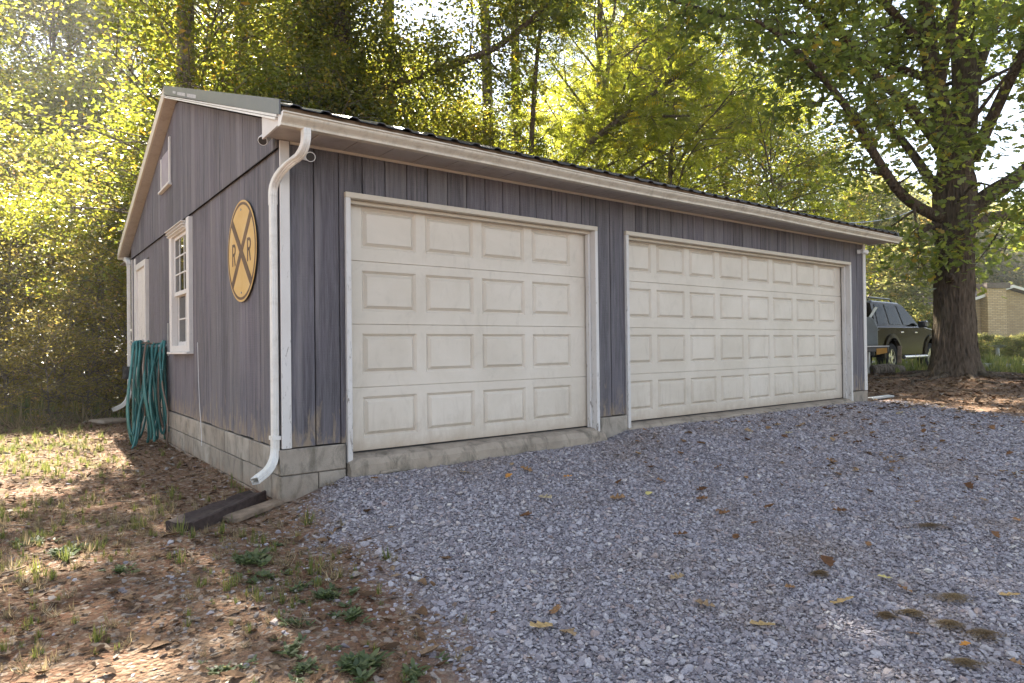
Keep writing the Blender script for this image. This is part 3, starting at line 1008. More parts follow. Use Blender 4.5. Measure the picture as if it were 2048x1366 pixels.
# ------------------------------------------------------------------ things on the garage
def seccam(loc, aim, base_dir, label):
    t_ = thing('security_camera', label, 'security camera', loc, 0, 'security cameras on the garage')
    a = Vector(aim).normalized()
    b = Vector(base_dir)
    MB().tube([b * 0.055, b * 0.10], 0.033, 14).build('mount', M_WHITEP, t_)
    MB().tube([b * 0.06, (0, 0, 0)], 0.012, 8).build('arm', M_WHITEP, t_)
    MB().tube([a * -0.055, a * -0.05, a * 0.05, a * 0.058], [0.024, 0.036, 0.038, 0.036], 16).build('housing', M_WHITEP, t_, smooth=False)
    MB().tube([a * 0.0585, a * 0.0605], [0.032, 0.031], 16).build('lens_plate', M_BLACKP, t_)
    return t_
seccam((0.20, -0.13, 2.335), (-0.35, -0.85, -0.25), (-0.15, 1, 0.3), 'white security camera under the soffit beside the front downspout')
seccam((-0.085, 0.06, 2.475), (-0.45, -0.55, -0.5), (0.55, 0.1, 0.5), 'white security camera on the gable end under the roof edge')
seccam((9.16, -0.12, 2.31), (0.9, -0.25, -0.12), (-0.55, 0.85, 0.0), 'white security camera by the right corner board above the double door')

# railroad crossing sign
SIGN = thing('railroad_sign', 'round faded yellow railroad crossing sign with dark X and two letters R', 'sign', (-0.022, 0.965, 1.728))
def disc(r, x0, x1, n=64):
    m = MB()
    vs = [(x0, r * math.cos(2 * math.pi * i / n), r * math.sin(2 * math.pi * i / n)) for i in range(n)]
    m.prism(vs, (x1 - x0, 0, 0))
    return m
t = MT('faded_sign_yellow', 0.55, 0.3)
nn_ = t.noise(t.pos(), 4.5, 6, 0.65)
c = t.ramp(nn_, [(0.3, (0.52, 0.31, 0.09)), (0.55, (0.57, 0.37, 0.13)), (0.8, (0.57, 0.43, 0.22))])
c = t.mix(t.ramp(t.noise(t.pos((20, 20, 5)), 1, 6, 0.75, 1), [(0.6, 0), (0.72, 0.6)]), c, (0.55, 0.52, 0.47))
t.col(c); M_SIGN = t.m
t = MT('faded_sign_brown', 0.6, 0.3)
t.col(t.ramp(t.noise(t.pos(), 9, 6, 0.7), [(0.35, (0.085, 0.048, 0.028)), (0.6, (0.14, 0.075, 0.036)), (0.75, (0.25, 0.13, 0.05))])); M_SIGNB = t.m
disc(0.445, 0.0, 0.004).build('plate', M_SIGN, SIGN)
ring = MB()
n = 64
vs, fs = [], []
for i in range(n):
    a = 2 * math.pi * i / n
    for r_ in (0.428, 0.405):
        for x in (-0.0018, -0.0003):
            vs.append((x, r_ * math.cos(a), r_ * math.sin(a)))
for i in range(n):
    k, k2 = i * 4, ((i + 1) % n) * 4
    fs += [(k, k2, k2 + 2, k + 2), (k, k + 1, k2 + 1, k2), (k + 2, k2 + 2, k2 + 3, k + 3)]
ring.add(vs, fs).build('border', M_SIGNB, SIGN)
for s_ in (1, -1):
    m = MB()
    a = R(45) * s_
    dy, dz = math.cos(a), math.sin(a)
    L, w_ = 0.402, 0.037
    nx_, nz_ = -dz, dy
    pts_ = [(-0.0022 - 0.0006 * s_, dy * L * e + nx_ * w_ * f, dz * L * e + nz_ * w_ * f) for e, f in ((-1, -1), (1, -1), (1, 1), (-1, 1))]
    m.prism(pts_, (0.0012, 0, 0))
    m.build('cross_band', M_SIGNB, SIGN)
def letter_R(yc, zc, h=0.20, w=0.105, th=0.026):
    # strokes of a highway letter R, drawn in the sign's plane; the reader looks along +X, so +Y is to the left
    m = MB()
    def q(u0, v0, u1, v1, wd):
        d = Vector((u1 - u0, v1 - v0)); d.normalize(); nn = Vector((-d.y, d.x)) * wd / 2
        pp = [(u0 + nn.x, v0 + nn.y), (u1 + nn.x, v1 + nn.y), (u1 - nn.x, v1 - nn.y), (u0 - nn.x, v0 - nn.y)]
        return [(-0.0020, yc - a, zc + b) for a, b in pp]
    m.prism(q(-w / 2 + th / 2, -h / 2, -w / 2 + th / 2, h / 2, th), (0.0012, 0, 0))
    path = [(-w / 2 + th, h / 2 - th / 2), (0.005, h / 2 - th / 2)]
    cx_, cz_, rr = 0.005, h / 2 - th / 2 - 0.042, 0.042
    path += [(cx_ + rr * math.sin(a), cz_ + rr * math.cos(a)) for a in [math.pi * k / 7 for k in range(8)]]
    path += [(-w / 2 + th, cz_ - rr)]
    vs, fs = [], []
    P = [Vector(p) for p in path]
    for i, p in enumerate(P):
        d = (P[min(i + 1, len(P) - 1)] - P[max(i - 1, 0)]).normalized()
        nn = Vector((-d.y, d.x)) * th / 2
        for sg in (1, -1):
            for x in (-0.0021, -0.0009):
                vs.append((x, yc - (p.x + nn.x * sg), zc + p.y + nn.y * sg))
    for i in range(len(P) - 1):
        k = i * 4
        fs += [(k, k + 4, k + 6, k + 2), (k, k + 1, k + 5, k + 4), (k + 2, k + 6, k + 7, k + 3)]
    m.add(vs, fs)
    m.prism([(x - 0.0001, y, z) for x, y, z in q(0.004, cz_ - rr, w / 2 - th / 2 + 0.004, -h / 2, th)], (0.0012, 0, 0))
    m.build('letter', M_SIGNB, SIGN)
letter_R(0.235, -0.01)
letter_R(-0.235, -0.01)
for z in (0.365, -0.365):
    MB().tube([(-0.006, 0.0, z), (0.0, 0.0, z)], 0.009, 8).build('bolt', M_STEEL, SIGN)

# hoses on the hanger
def hose_loops(n, seed, cx, rad):
    r_ = random.Random(seed)
    pts = []
    for k in range(n):
        top = 0.95 + r_.uniform(0.0, 0.05)
        bot = r_.uniform(-0.30, 0.25) if k % 3 else r_.uniform(-0.34, -0.2)
        x0 = cx - 0.18 + 0.36 * (k + r_.uniform(-0.4, 0.4)) / n
        y0 = 4.52 + r_.uniform(-0.03, 0.05)
        wy = r_.uniform(0.06, 0.13)
        lean = r_.uniform(-0.09, 0.09); leany = r_.uniform(-0.18, 0.18)
        wob = r_.uniform(0, 6)
        for j in range(22):
            a = 2 * math.pi * j / 22
            s_ = math.cos(a)
            z = (top + bot) / 2 + (top - bot) / 2 * s_
            down = (1 - s_) / 2
            spread = 0.35 + 0.9 * math.sin(math.pi * min(1, down)) ** 0.8
            x = x0 + math.sin(a) * 0.055 * spread + lean * down + 0.012 * math.sin(3 * a + wob)
            y = y0 + math.sin(a) * wy * spread - 0.05 * down + leany * down * math.sin(a * 0.5) + 0.01 * math.sin(2 * a + wob)
            pts.append((min(x, -0.02), y, z))
    return pts
ph = hose_loops(18, 4, -0.20, 0.016)
ph += [(-0.30, 4.40, 0.3), (-0.36, 4.36, 0.0), (-0.40, 4.32, -0.25), (-0.44, 4.30, -0.345)]
def catmull(pts, sub=2):
    P = [Vector(p) for p in pts]
    out = []
    for i in range(len(P) - 1):
        p0, p1, p2, p3 = P[max(i - 1, 0)], P[i], P[i + 1], P[min(i + 2, len(P) - 1)]
        for k in range(sub):
            t_ = k / sub
            out.append(0.5 * ((2 * p1) + (p2 - p0) * t_ + (2 * p0 - 5 * p1 + 4 * p2 - p3) * t_ ** 2 + (3 * p1 - p0 - 3 * p2 + p3) * t_ ** 3))
    out.append(P[-1])
    return out
hs_ = MB().tube(catmull(ph, 2), 0.0145, 8).build('garden_hose', M_HOSE, smooth=True)
tag(hs_, 'coiled teal green garden hose hanging in long loops on the gable wall', 'garden hose')
pt = hose_loops(3, 9, -0.16, 0.011) + [(-0.10, 4.35, 0.4), (-0.05, 4.28, 0.1), (-0.07, 4.25, -0.33)]
pt = [(x * 0.9, y - 0.03, z) for x, y, z in pt]
ht = MB().tube(catmull(pt, 2), 0.011, 8).build('tan_hose', M_HOSE2, smooth=True)
tag(ht, 'thin tan hose hanging among the green coils beside the window', 'garden hose')

# splash block and board by the downspout
SP = thing('splash_block', 'dark brown rubber splash trough lying under the corner downspout', 'splash block', (0, 0, 0))
def trough():
    a = Vector((-0.10, 0.28, -0.318)); b = Vector((-0.745, -0.19, -0.352))
    d = (b - a); L = d.length; d.normalize(); s_ = Vector((0, 0, 1)).cross(d).normalized(); u = d.cross(s_)
    n = 12
    sec = [(-0.5, -0.03), (-0.5, 0.070), (-0.42, 0.076), (-0.22, 0.060), (0, 0.055), (0.22, 0.060), (0.42, 0.076), (0.5, 0.070), (0.5, -0.03)]
    vs, fs = [], []
    for i in range(n + 1):
        f = i / n
        w_ = 0.17 + 0.06 * f
        drop = 1.0 - 0.10 * f
        for p, h in sec:
            q_ = a + d * (L * f) + s_ * (p * w_) + u * (h * drop + 0.004 * math.sin(i * 1.7 + p * 5))
            vs.append(q_)
    k = len(sec)
    for i in range(n):
        for j in range(k):
            j2 = (j + 1) % k
            fs.append((i * k + j, i * k + j2, (i + 1) * k + j2, (i + 1) * k + j))
    fs += [tuple(range(k)), tuple(n * k + j for j in range(k))]
    return MB().add(vs, fs)
trough().build('trough', M_RUBBER, SP)
bd = MB()
def slab_on_ground(p0, p1, w, th, lift=0.004):
    a = Vector((p0[0], p0[1])); b = Vector((p1[0], p1[1])); d = (b - a).normalized(); n_ = Vector((-d.y, d.x)) * w / 2
    m = MB()
    c4 = [a + n_, b + n_ * 0.93, b - n_, a - n_ * 1.05]
    zt = [float(gz(p.x, p.y)) + lift for p in c4]
    vs = [(p.x, p.y, z - 0.01) for p, z in zip(c4, zt)] + [(p.x, p.y, z + th) for p, z in zip(c4, zt)]
    m.add(vs, [(3, 2, 1, 0), (4, 5, 6, 7), (0, 1, 5, 4), (1, 2, 6, 5), (2, 3, 7, 6), (3, 0, 4, 7)])
    return m
o = slab_on_ground((-0.43, -0.15), (0.02, 0.07), 0.15, 0.022).build('scrap_board', M_OLDWOOD, bevel=0.004)
tag(o, 'flat weathered brown board lying beside the black splash trough', 'board')
o = slab_on_ground((-0.50, 7.95), (-0.06, 8.12), 0.50, 0.06).build('stone_slab', M_BLOCK, bevel=0.028)
tag(o, 'flat grey stone slab on the grass by the rear corner of the garage', 'stone')
o = slab_on_ground((9.62, 0.05), (10.15, -0.06), 0.12, 0.02, 0.02).build('metal_strip', M_STEEL, bevel=0.003)
tag(o, 'narrow grey metal strip lying on the dirt at the right corner of the garage', 'metal strip')

# ------------------------------------------------------------------ foliage machinery
def leaf_frames(rng, n, upw=0.9, jit=0.6, droop=0.25):
    nr = rng.normal(0, jit, (n, 3)); nr[:, 2] += upw
    nr /= np.linalg.norm(nr, axis=1, keepdims=True)
    a = rng.uniform(0, 2 * np.pi, n)
    d = np.stack([np.cos(a), np.sin(a), -droop + rng.normal(0, 0.25, n)], 1)
    d -= nr * (d * nr).sum(1, keepdims=True)
    d /= np.linalg.norm(d, axis=1, keepdims=True) + 1e-9
    s = np.cross(d, nr)
    return s, d, nr

# leaf outlines: x across, y along, z out of the blade
T_LEAF = (np.array([(0, 0, 0), (0.27, 0.42, 0.07), (0, 1, -0.06), (-0.27, 0.42, 0.07)]), [(0, 1, 2, 3)])
_o = [(0.03, 0.0), (0.20, 0.20), (0.11, 0.31), (0.31, 0.50), (0.16, 0.60), (0.27, 0.82), (0.02, 1.0)]
_v = [(0, y, 0) for x, y in _o] 
T_OAK = (np.array([(x, y, 0.05 * x / 0.3) for x, y in _o] + [(-x, y, 0.05 * x / 0.3) for x, y in _o]),
         [(i, i + 1, 7 + i + 1, 7 + i) for i in range(6)])
def _frond(n=7, L=1.0):
    vs, fs = [], []
    for i in range(n):
        y = 0.16 + 0.80 * i / (n - 1)
        z = -0.28 * y * y
        ll = 0.34 * (1 - 0.35 * abs(i / (n - 1) - 0.45))
        for sg in (1, -1):
            k = len(vs)
            vs += [(0, y, z), (sg * ll * 0.5, y - 0.02, z - 0.01), (sg * ll, y + 0.10, z - 0.06), (sg * ll * 0.45, y + 0.085, z - 0.005)]
            fs.append((k, k + 1, k + 2, k + 3) if sg > 0 else (k, k + 3, k + 2, k + 1))
    k = len(vs)
    vs += [(0.008, 0, 0), (-0.008, 0, 0), (-0.004, 1, -0.28), (0.004, 1, -0.28)]
    fs.append((k, k + 1, k + 2, k + 3))
    return (np.array(vs, float), fs)
T_FROND = _frond()
T_BLADE = (np.array([(-0.03, 0, 0), (0.03, 0, 0), (0.022, 0.55, 0.06), (0.0, 1.0, 0.22), (-0.022, 0.55, 0.06)]), [(0, 1, 2, 4), (4, 2, 3, 3)])

def leaves_mesh(name, tmpl, pos, frames, size, tint, mat):
    V, Fc = tmpl
    s, d, nr = frames
    n, k = len(pos), len(V)
    vv = pos[:, None, :] + size[:, None, None] * (V[None, :, 0:1] * s[:, None, :] + V[None, :, 1:2] * d[:, None, :] + V[None, :, 2:3] * nr[:, None, :])
    lv = []
    lt = []
    for f in Fc:
        f = list(dict.fromkeys(f))
        lv += f; lt.append(len(f))
    lv = np.array(lv)
    LV = (np.arange(n)[:, None] * k + lv[None, :]).ravel()
    LT = np.tile(np.array(lt), n)
    return np_mesh(name, vv.reshape(-1, 3), LV, LT, mat, np.repeat(tint, len(Fc)))

def gen_tree(seed, H, r0, base, Rc, nprim, nsec, ncl, per, spread=0.30, flat=0.55, lean=(0, 0), profile='round', trunk_to=0.96):
    rng = np.random.default_rng(seed)
    mb = MB()
    zz = np.linspace(0, H * trunk_to, 12)
    ph = rng.uniform(0, 6, 4)
    def tp(z):
        f = z / H
        return np.array([lean[0] * f * f + 0.018 * H * math.sin(ph[0] + 3.1 * f) * f, lean[1] * f * f + 0.018 * H * math.sin(ph[1] + 2.6 * f) * f, z])
    tr = lambda z: r0 * (1 - 0.93 * z / H) * (1 + 0.55 * math.exp(-z / (r0 * 1.6)))
    zz = np.concatenate([[0, r0 * 0.7, r0 * 1.8], zz[1:]])
    zz.sort()
    mb.tube([tp(z) - np.array([0, 0, 0.25]) * (z == 0) for z in zz], [tr(z) for z in zz], 10)
    cl = []
    for i in range(nprim):
        f = base + (0.97 - base) * ((i + rng.uniform(0.1, 0.9)) / nprim)
        s_ = (f - base) / (1 - base)
        if profile == 'round':
            pr = math.sin(math.pi * (0.16 + 0.80 * s_)) ** 0.7
        elif profile == 'column':
            pr = 0.75 + 0.35 * math.sin(math.pi * s_)
        else:
            pr = 0.55 + 0.6 * s_
        L = Rc * pr * rng.uniform(0.75, 1.2)
        az = i * 2.399 + rng.normal(0, 0.35)
        el = R(-5 + 60 * s_) + rng.normal(0, 0.15)
        p0 = tp(f * H)
        d = np.array([math.cos(az) * math.cos(el), math.sin(az) * math.cos(el), math.sin(el)])
        n = 6
        pts = []
        cur = p0.copy(); dd = d.copy()
        for k in range(n + 1):
            pts.append(cur.copy())
            dd = dd + rng.normal(0, 0.12, 3) + np.array([0, 0, -0.05 if k > 2 else 0.04])
            dd /= np.linalg.norm(dd)
            cur = cur + dd * L / n
        rr = max(0.02, tr(f * H) * 0.55)
        mb.tube(pts, [rr * (1 - 0.85 * k / n) + 0.006 for k in range(n + 1)], 6, False)
        pts = np.array(pts)
        for j in range(nsec):
            u = 0.25 + 0.75 * (j + rng.uniform(0, 1)) / nsec
            x = u * n; k0 = min(int(x), n - 1)
            q0 = pts[k0] * (1 - (x - k0)) + pts[k0 + 1] * (x - k0)
            sd = pts[min(k0 + 1, n)] - pts[k0]; sd /= np.linalg.norm(sd) + 1e-9
            side = np.cross(sd, [0, 0, 1]); side /= np.linalg.norm(side) + 1e-9
            d2 = sd * rng.uniform(0.3, 0.9) + side * rng.choice([-1, 1]) * rng.uniform(0.5, 1.0) + np.array([0, 0, rng.uniform(-0.35, 0.55)])
            d2 /= np.linalg.norm(d2)
            L2 = L * rng.uniform(0.22, 0.42) + 0.3
            q = [q0 + d2 * L2 * t_ + np.array([0, 0, -0.12 * L2 * t_ * t_]) for t_ in (0, 0.35, 0.7, 1.0)]
            mb.tube(q, [rr * 0.30 * (1 - 0.8 * t_) + 0.005 for t_ in (0, 0.35, 0.7, 1)], 4, False)
            for m_ in range(ncl):
                t_ = 0.25 + 0.8 * (m_ + rng.uniform(0, 1)) / ncl
                cl.append(q0 + d2 * L2 * t_ + np.array([0, 0, -0.12 * L2 * t_ * t_]) + rng.normal(0, 0.10, 3))
    cl = np.array(cl)
    pos = np.repeat(cl, per, 0) + rng.normal(0, 1, (len(cl) * per, 3)) * np.array([spread, spread, spread * flat])
    ctint = np.clip(rng.normal(0.45, 0.2, len(cl)), 0, 1)
    tint = np.clip(np.repeat(ctint, per) + rng.normal(0, 0.14, len(pos)), 0, 1)
    return mb, pos, tint

# ground patches that catch the sun through gaps between the crowns
LIT = [(-0.9, 9.6, 2.6, 2.0, 0.55), (-1.2, 5.0, 1.0, 2.0, 0.85), (-0.95, 3.1, 0.55, 0.75, 0.9), (-1.75, 2.05, 0.5, 0.4, 0.9), (-1.5, -0.5, 0.38, 0.26, 0.95), (-1.3, -1.85, 0.45, 0.22, 0.95),
       (-0.62, -0.9, 0.16, 0.20, 0.7), (9.2, -1.75, 0.9, 0.12, 0.9), (10.6, -1.7, 1.3, 0.35, 0.9), (12.5, -1.0, 1.6, 0.5, 0.8), (-2.6, 4, 0.9, 3, 0.8), (-2.3, -1.2, 0.5, 0.5, 0.9)]
def lit_prob(P):
    h = P[:, 2] + 0.35
    x = P[:, 0] - SA * h; y = P[:, 1] - SB * h
    p = np.zeros(len(P))
    for cx, cy, rx, ry, a in LIT:
        d = np.sqrt(((x - cx) / rx) ** 2 + ((y - cy) / ry) ** 2) + (fbm(x * 2.2, y * 2.2, 31) - 0.5) * 0.9
        p = np.maximum(p, a * (1 - smoothstep(d, 0.75, 1.1)))
    return p

M_LF_FOREST = foliage('forest_leaves', (0.040, 0.055, 0.010), (0.088, 0.105, 0.018), (0.165, 0.155, 0.025), (0.27, 0.18, 0.035), 0.58, 0.30, 0.65)
M_LF_WALNUT = foliage('walnut_leaves', (0.060, 0.080, 0.014), (0.120, 0.140, 0.022), (0.185, 0.185, 0.030), (0.28, 0.23, 0.03), 0.62)
M_LF_OAK = foliage('oak_leaves', (0.046, 0.072, 0.020), (0.098, 0.130, 0.034), (0.175, 0.185, 0.038), (0.26, 0.18, 0.035), 0.60, 0.36, 0.55)
M_LF_UNDER = foliage('undergrowth_leaves', (0.085, 0.080, 0.022), (0.16, 0.145, 0.040), (0.24, 0.20, 0.060), (0.34, 0.22, 0.11), 0.5, 0.26, 0.8)
M_LF_FAR = foliage('far_leaves', (0.050, 0.062, 0.024), (0.105, 0.120, 0.040), (0.20, 0.185, 0.06), (0.32, 0.22, 0.07), 0.4, 0.6, 0.2)
M_BARK = bark('oak_bark', (0.115, 0.090, 0.070))
M_BARK2 = bark('forest_bark', (0.15, 0.125, 0.10), 1.2)
M_BARKOAK = bark('ridged_oak_bark', (0.088, 0.066, 0.048), 1.1)

class Proto:
    def __init__(s, key, mat, bmat, tmpl, lsize, seed, frame_kw=None, **kw):
        mb, pos, tint = gen_tree(seed, **kw)
        rng = np.random.default_rng(seed + 100)
        s.fr = leaf_frames(rng, len(pos), **(frame_kw or {}))
        s.pos, s.tint = pos, tint
        s.size = lsize * rng.uniform(0.7, 1.3, len(pos))
        s.mat, s.tmpl, s.key = mat, tmpl, key
        s.trunk = mb.mesh('trunk', bmat, True)
        s.crown = None
    def place(s, name, label, cat, loc, rz, sc, group, carve=True, szs=1.0):
        t_ = thing(name, label, cat, loc, rz, group)
        t_.scale = (sc, sc, sc * szs)
        tr = link('trunk', s.trunk, t_)
        c_, s_ = math.cos(rz), math.sin(rz)
        W = s.pos * np.array([sc, sc, sc * szs])
        W = np.stack([W[:, 0] * c_ - W[:, 1] * s_, W[:, 0] * s_ + W[:, 1] * c_, W[:, 2]], 1) + np.array(loc)
        keep = None
        if carve:
            p = lit_prob(W)
            if (p > 0.05).sum() > 60:
                rng = np.random.default_rng(int(abs(loc[0] * 100 + loc[1] * 10)))
                keep = rng.uniform(0, 1, len(p)) > p
        if keep is None:
            if s.crown is None:
                s.crown = leaves_mesh('crown', s.tmpl, s.pos, s.fr, s.size, s.tint, s.mat)
            me = s.crown
        else:
            me = leaves_mesh('crown', s.tmpl, s.pos[keep], tuple(a[keep] for a in s.fr), s.size[keep], s.tint[keep], s.mat)
        cr = link('crown', me, t_)
        cr['kind'] = 'stuff'
        return t_

PA = Proto('a', M_LF_FOREST, M_BARK2, T_LEAF, 0.15, 1, H=19, r0=0.26, base=0.14, Rc=4.4, nprim=46, nsec=6, ncl=4, per=26, spread=0.38)
PB = Proto('b', M_LF_FOREST, M_BARK2, T_LEAF, 0.15, 2, H=24, r0=0.27, base=0.58, Rc=4.8, nprim=34, nsec=6, ncl=4, per=30, spread=0.38, profile='round')
PC = Proto('c', M_LF_FOREST, M_BARK2, T_LEAF, 0.115, 3, H=9, r0=0.10, base=0.24, Rc=2.3, nprim=34, nsec=5, ncl=4, per=24, spread=0.27, profile='column', lean=(0.3, -0.4))
PD = Proto('d', M_LF_FOREST, M_BARK2, T_LEAF, 0.125, 7, H=8, r0=0.11, base=0.28, Rc=2.7, nprim=30, nsec=5, ncl=4, per=24, spread=0.30, profile='round', lean=(-0.4, -0.3))
PU = Proto('u', M_LF_UNDER, M_BARK2, T_LEAF, 0.095, 4, H=3.2, r0=0.035, base=0.04, Rc=1.35, nprim=22, nsec=5, ncl=4, per=13, spread=0.20, profile='column')
PW = Proto('w', M_LF_WALNUT, M_BARK, T_FROND, 0.42, 5, {'upw': 0.75, 'jit': 0.5, 'droop': 0.55}, H=13, r0=0.17, base=0.12, Rc=4.0, nprim=32, nsec=5, ncl=3, per=4, spread=0.44, profile='up', lean=(1.2, -0.5))
PW2 = Proto('v', M_LF_WALNUT, M_BARK, T_FROND, 0.40, 6, {'upw': 0.75, 'jit': 0.5, 'droop': 0.55}, H=14, r0=0.19, base=0.15, Rc=3.8, nprim=32, nsec=5, ncl=3, per=4, spread=0.44, profile='round', lean=(-1.0, -1.2))

# the wood behind the garage: tall stems with high crowns, a leafy edge, and the far rank beyond a glade
GF = 'tall trees of the wood behind the garage'
for i, (x, y, rz, sc) in enumerate([(-5.2, 11.6, 0.3, 0.95), (1.7, 11.4, 2.6, 1.0), (3.2, 13.0, 5.0, 0.98), (7.2, 12.2, 1.2, 1.0), (9.4, 10.6, 4.4, 0.92), (12.0, 12.5, 3.3, 0.95), (15.5, 12.0, 0.4, 0.9), (5.1, 11.7, 2.2, 0.9)]):
    PB.place('forest_tree', 'tall bare stemmed tree with a high crown at the edge of the wood', 'tree', (x, y, float(gz(x, y)) - 0.05), rz, sc, GF)
GR = 'far rank of trees deep in the wood'
for i, (x, y, rz, sc) in enumerate([(-9, 27, 0, 1.0), (-4.5, 33, 1.9, 1.1), (-0.2, 32.5, 4.0, 1.0), (3.7, 33, 0.9, 1.1), (7.5, 28, 3.3, 1.0), (12, 30.5, 0.5, 1.05), (16.5, 28, 2.2, 0.9), (-2.4, 34, 5.5, 1.15), (5.6, 36, 0.2, 1.2), (-7, 36, 2.0, 1.2), (11, 37, 3.0, 1.1), (1.5, 38, 1.0, 1.2)]):
    PA.place('forest_tree', 'large leafy tree in the far rank of the wood', 'tree', (x, y, float(gz(x, y)) - 0.05), rz, sc, GR, carve=False)
GS = 'young trees at the edge of the wood'
for i, (x, y, rz, sc, pr) in enumerate([
        (-2.9, 10.9, 0, 0.42, PC), (-1.7, 11.5, 2, 0.50, PD), (0.0, 11.0, 4, 0.42, PC), (1.2, 10.8, 3, 0.55, PC), (-4.2, 11.0, 5, 0.6, PD),
        (-3.4, 13.6, 1.5, 0.7, PC), (-0.7, 14.6, 0.3, 0.62, PD), (1.9, 13.8, 5.1, 0.8, PD),
        (-2.4, 18.4, 5.0, 0.85, PC), (-0.3, 18.8, 0.6, 0.85, PD), (1.6, 18.2, 1.0, 0.85, PC), (3.4, 17.6, 2.9, 1.1, PD), (-4.8, 17, 0.2, 1.1, PD),
        (-1.6, 23.6, 2.0, 1.2, PD), (0.9, 24.0, 4.0, 1.2, PC), (3.8, 22.2, 1.1, 1.4, PD), (-4.6, 23, 0.4, 1.4, PC), (6.6, 21.5, 3.3, 1.3, PD),
        (1.4, 10.5, 0.7, 1.0, PC), (2.6, 11.6, 2.7, 1.1, PC), (2.9, 10.2, 0.7, 0.85, PD), (3.6, 12.6, 2.0, 1.0, PD), (5.9, 12.9, 0.3, 1.05, PD), (9.4, 13.0, 4.6, 1.0, PD), (8.0, 11.7, 1.6, 0.95, PC), (12.4, 14.5, 3.0, 1.05, PD), (4.2, 9.8, 3.6, 0.80, PC), (6.6, 10.8, 5.2, 0.85, PD), (8.6, 10.2, 2.2, 0.75, PC), (5.4, 15.5, 4.1, 1.0, PC), (10.8, 15.5, 0.9, 1.0, PD), (7.6, 17, 2.0, 1.1, PD)]):
    lb = 'slim columnar young tree leafy nearly to the ground at the wood edge' if pr is PC else 'young round crowned tree with thin stem at the wood edge'
    pr.place('young_tree', lb, 'tree', (x, y, float(gz(x, y)) - 0.03), rz, sc, GS)
GG = 'yellow green trees beyond the right half of the roof'
for i, (u, v, D, sc) in enumerate([(1330, 690, 29, 1.6), (1440, 690, 32, 1.65), (1545, 690, 30, 1.35), (1640, 690, 35, 1.25), (1240, 690, 33, 1.8), (1500, 690, 40, 1.9)]):
    d = F + R2 * ((u - 1024) / 1328.66)
    p = CAM + d * D
    PD.place('grove_tree', 'yellow green round tree', 'tree', (p.x, p.y, float(gz(p.x, p.y)) - 0.05), i * 1.9, sc, GG, carve=False)
GU = 'brown green shrubs under the trees'
for i, (x, y, rz, sc) in enumerate([(-2.3, 8.8, 0, 0.42), (-1.7, 9.1, 2, 0.36), (-1.1, 8.8, 4, 0.45), (-0.5, 9.2, 1, 0.40), (0.1, 8.9, 3, 0.5), (-0.8, 9.9, 5, 0.55), (-1.9, 10.1, 2.5, 0.6), (-3.2, 9.3, 0.7, 0.7), (-4.1, 8.8, 1.5, 0.8), (0.6, 9.7, 3.6, 0.8), (-2.8, 10.6, 0.4, 0.7), (-1.3, 12.3, 0.4, 0.9), (0.6, 12.2, 0.9, 1.2), (-2.7, 12.6, 2, 1.0), (-0.2, 10.9, 1.2, 0.75), (-0.9, 15.6, 2, 1.5), (0.9, 15.4, 4, 1.5), (-2.4, 15.5, 1, 1.5), (-1.6, 19.5, 3, 1.6), (0.3, 20, 5, 1.6)]):
    PU.place('shrub', 'twiggy brown green shrub at the foot of the wood', 'shrub', (x, y, float(gz(x, y)) - 0.02), rz, sc, GU)
GW = 'feathery trees behind the right half of the garage'
for i, (x, y, rz, sc, pr) in enumerate([(15.2, 9.0, 0.2, 0.92, PW), (12.6, 9.8, 2.2, 0.95, PW2), (17.6, 11.0, 4.2, 0.85, PW), (18.6, 6.6, 2.6, 0.66, PW), (17.0, 13.5, 1.2, 0.95, PW2)]):
    lb = 'feathery compound leaved tree with slanting stems behind the garage roof' if pr is PW else 'feathery round crowned tree with slim trunk behind the garage roof'
    pr.place('walnut_tree', lb, 'tree', (x, y, float(gz(x, y)) - 0.05), rz, sc, GW)

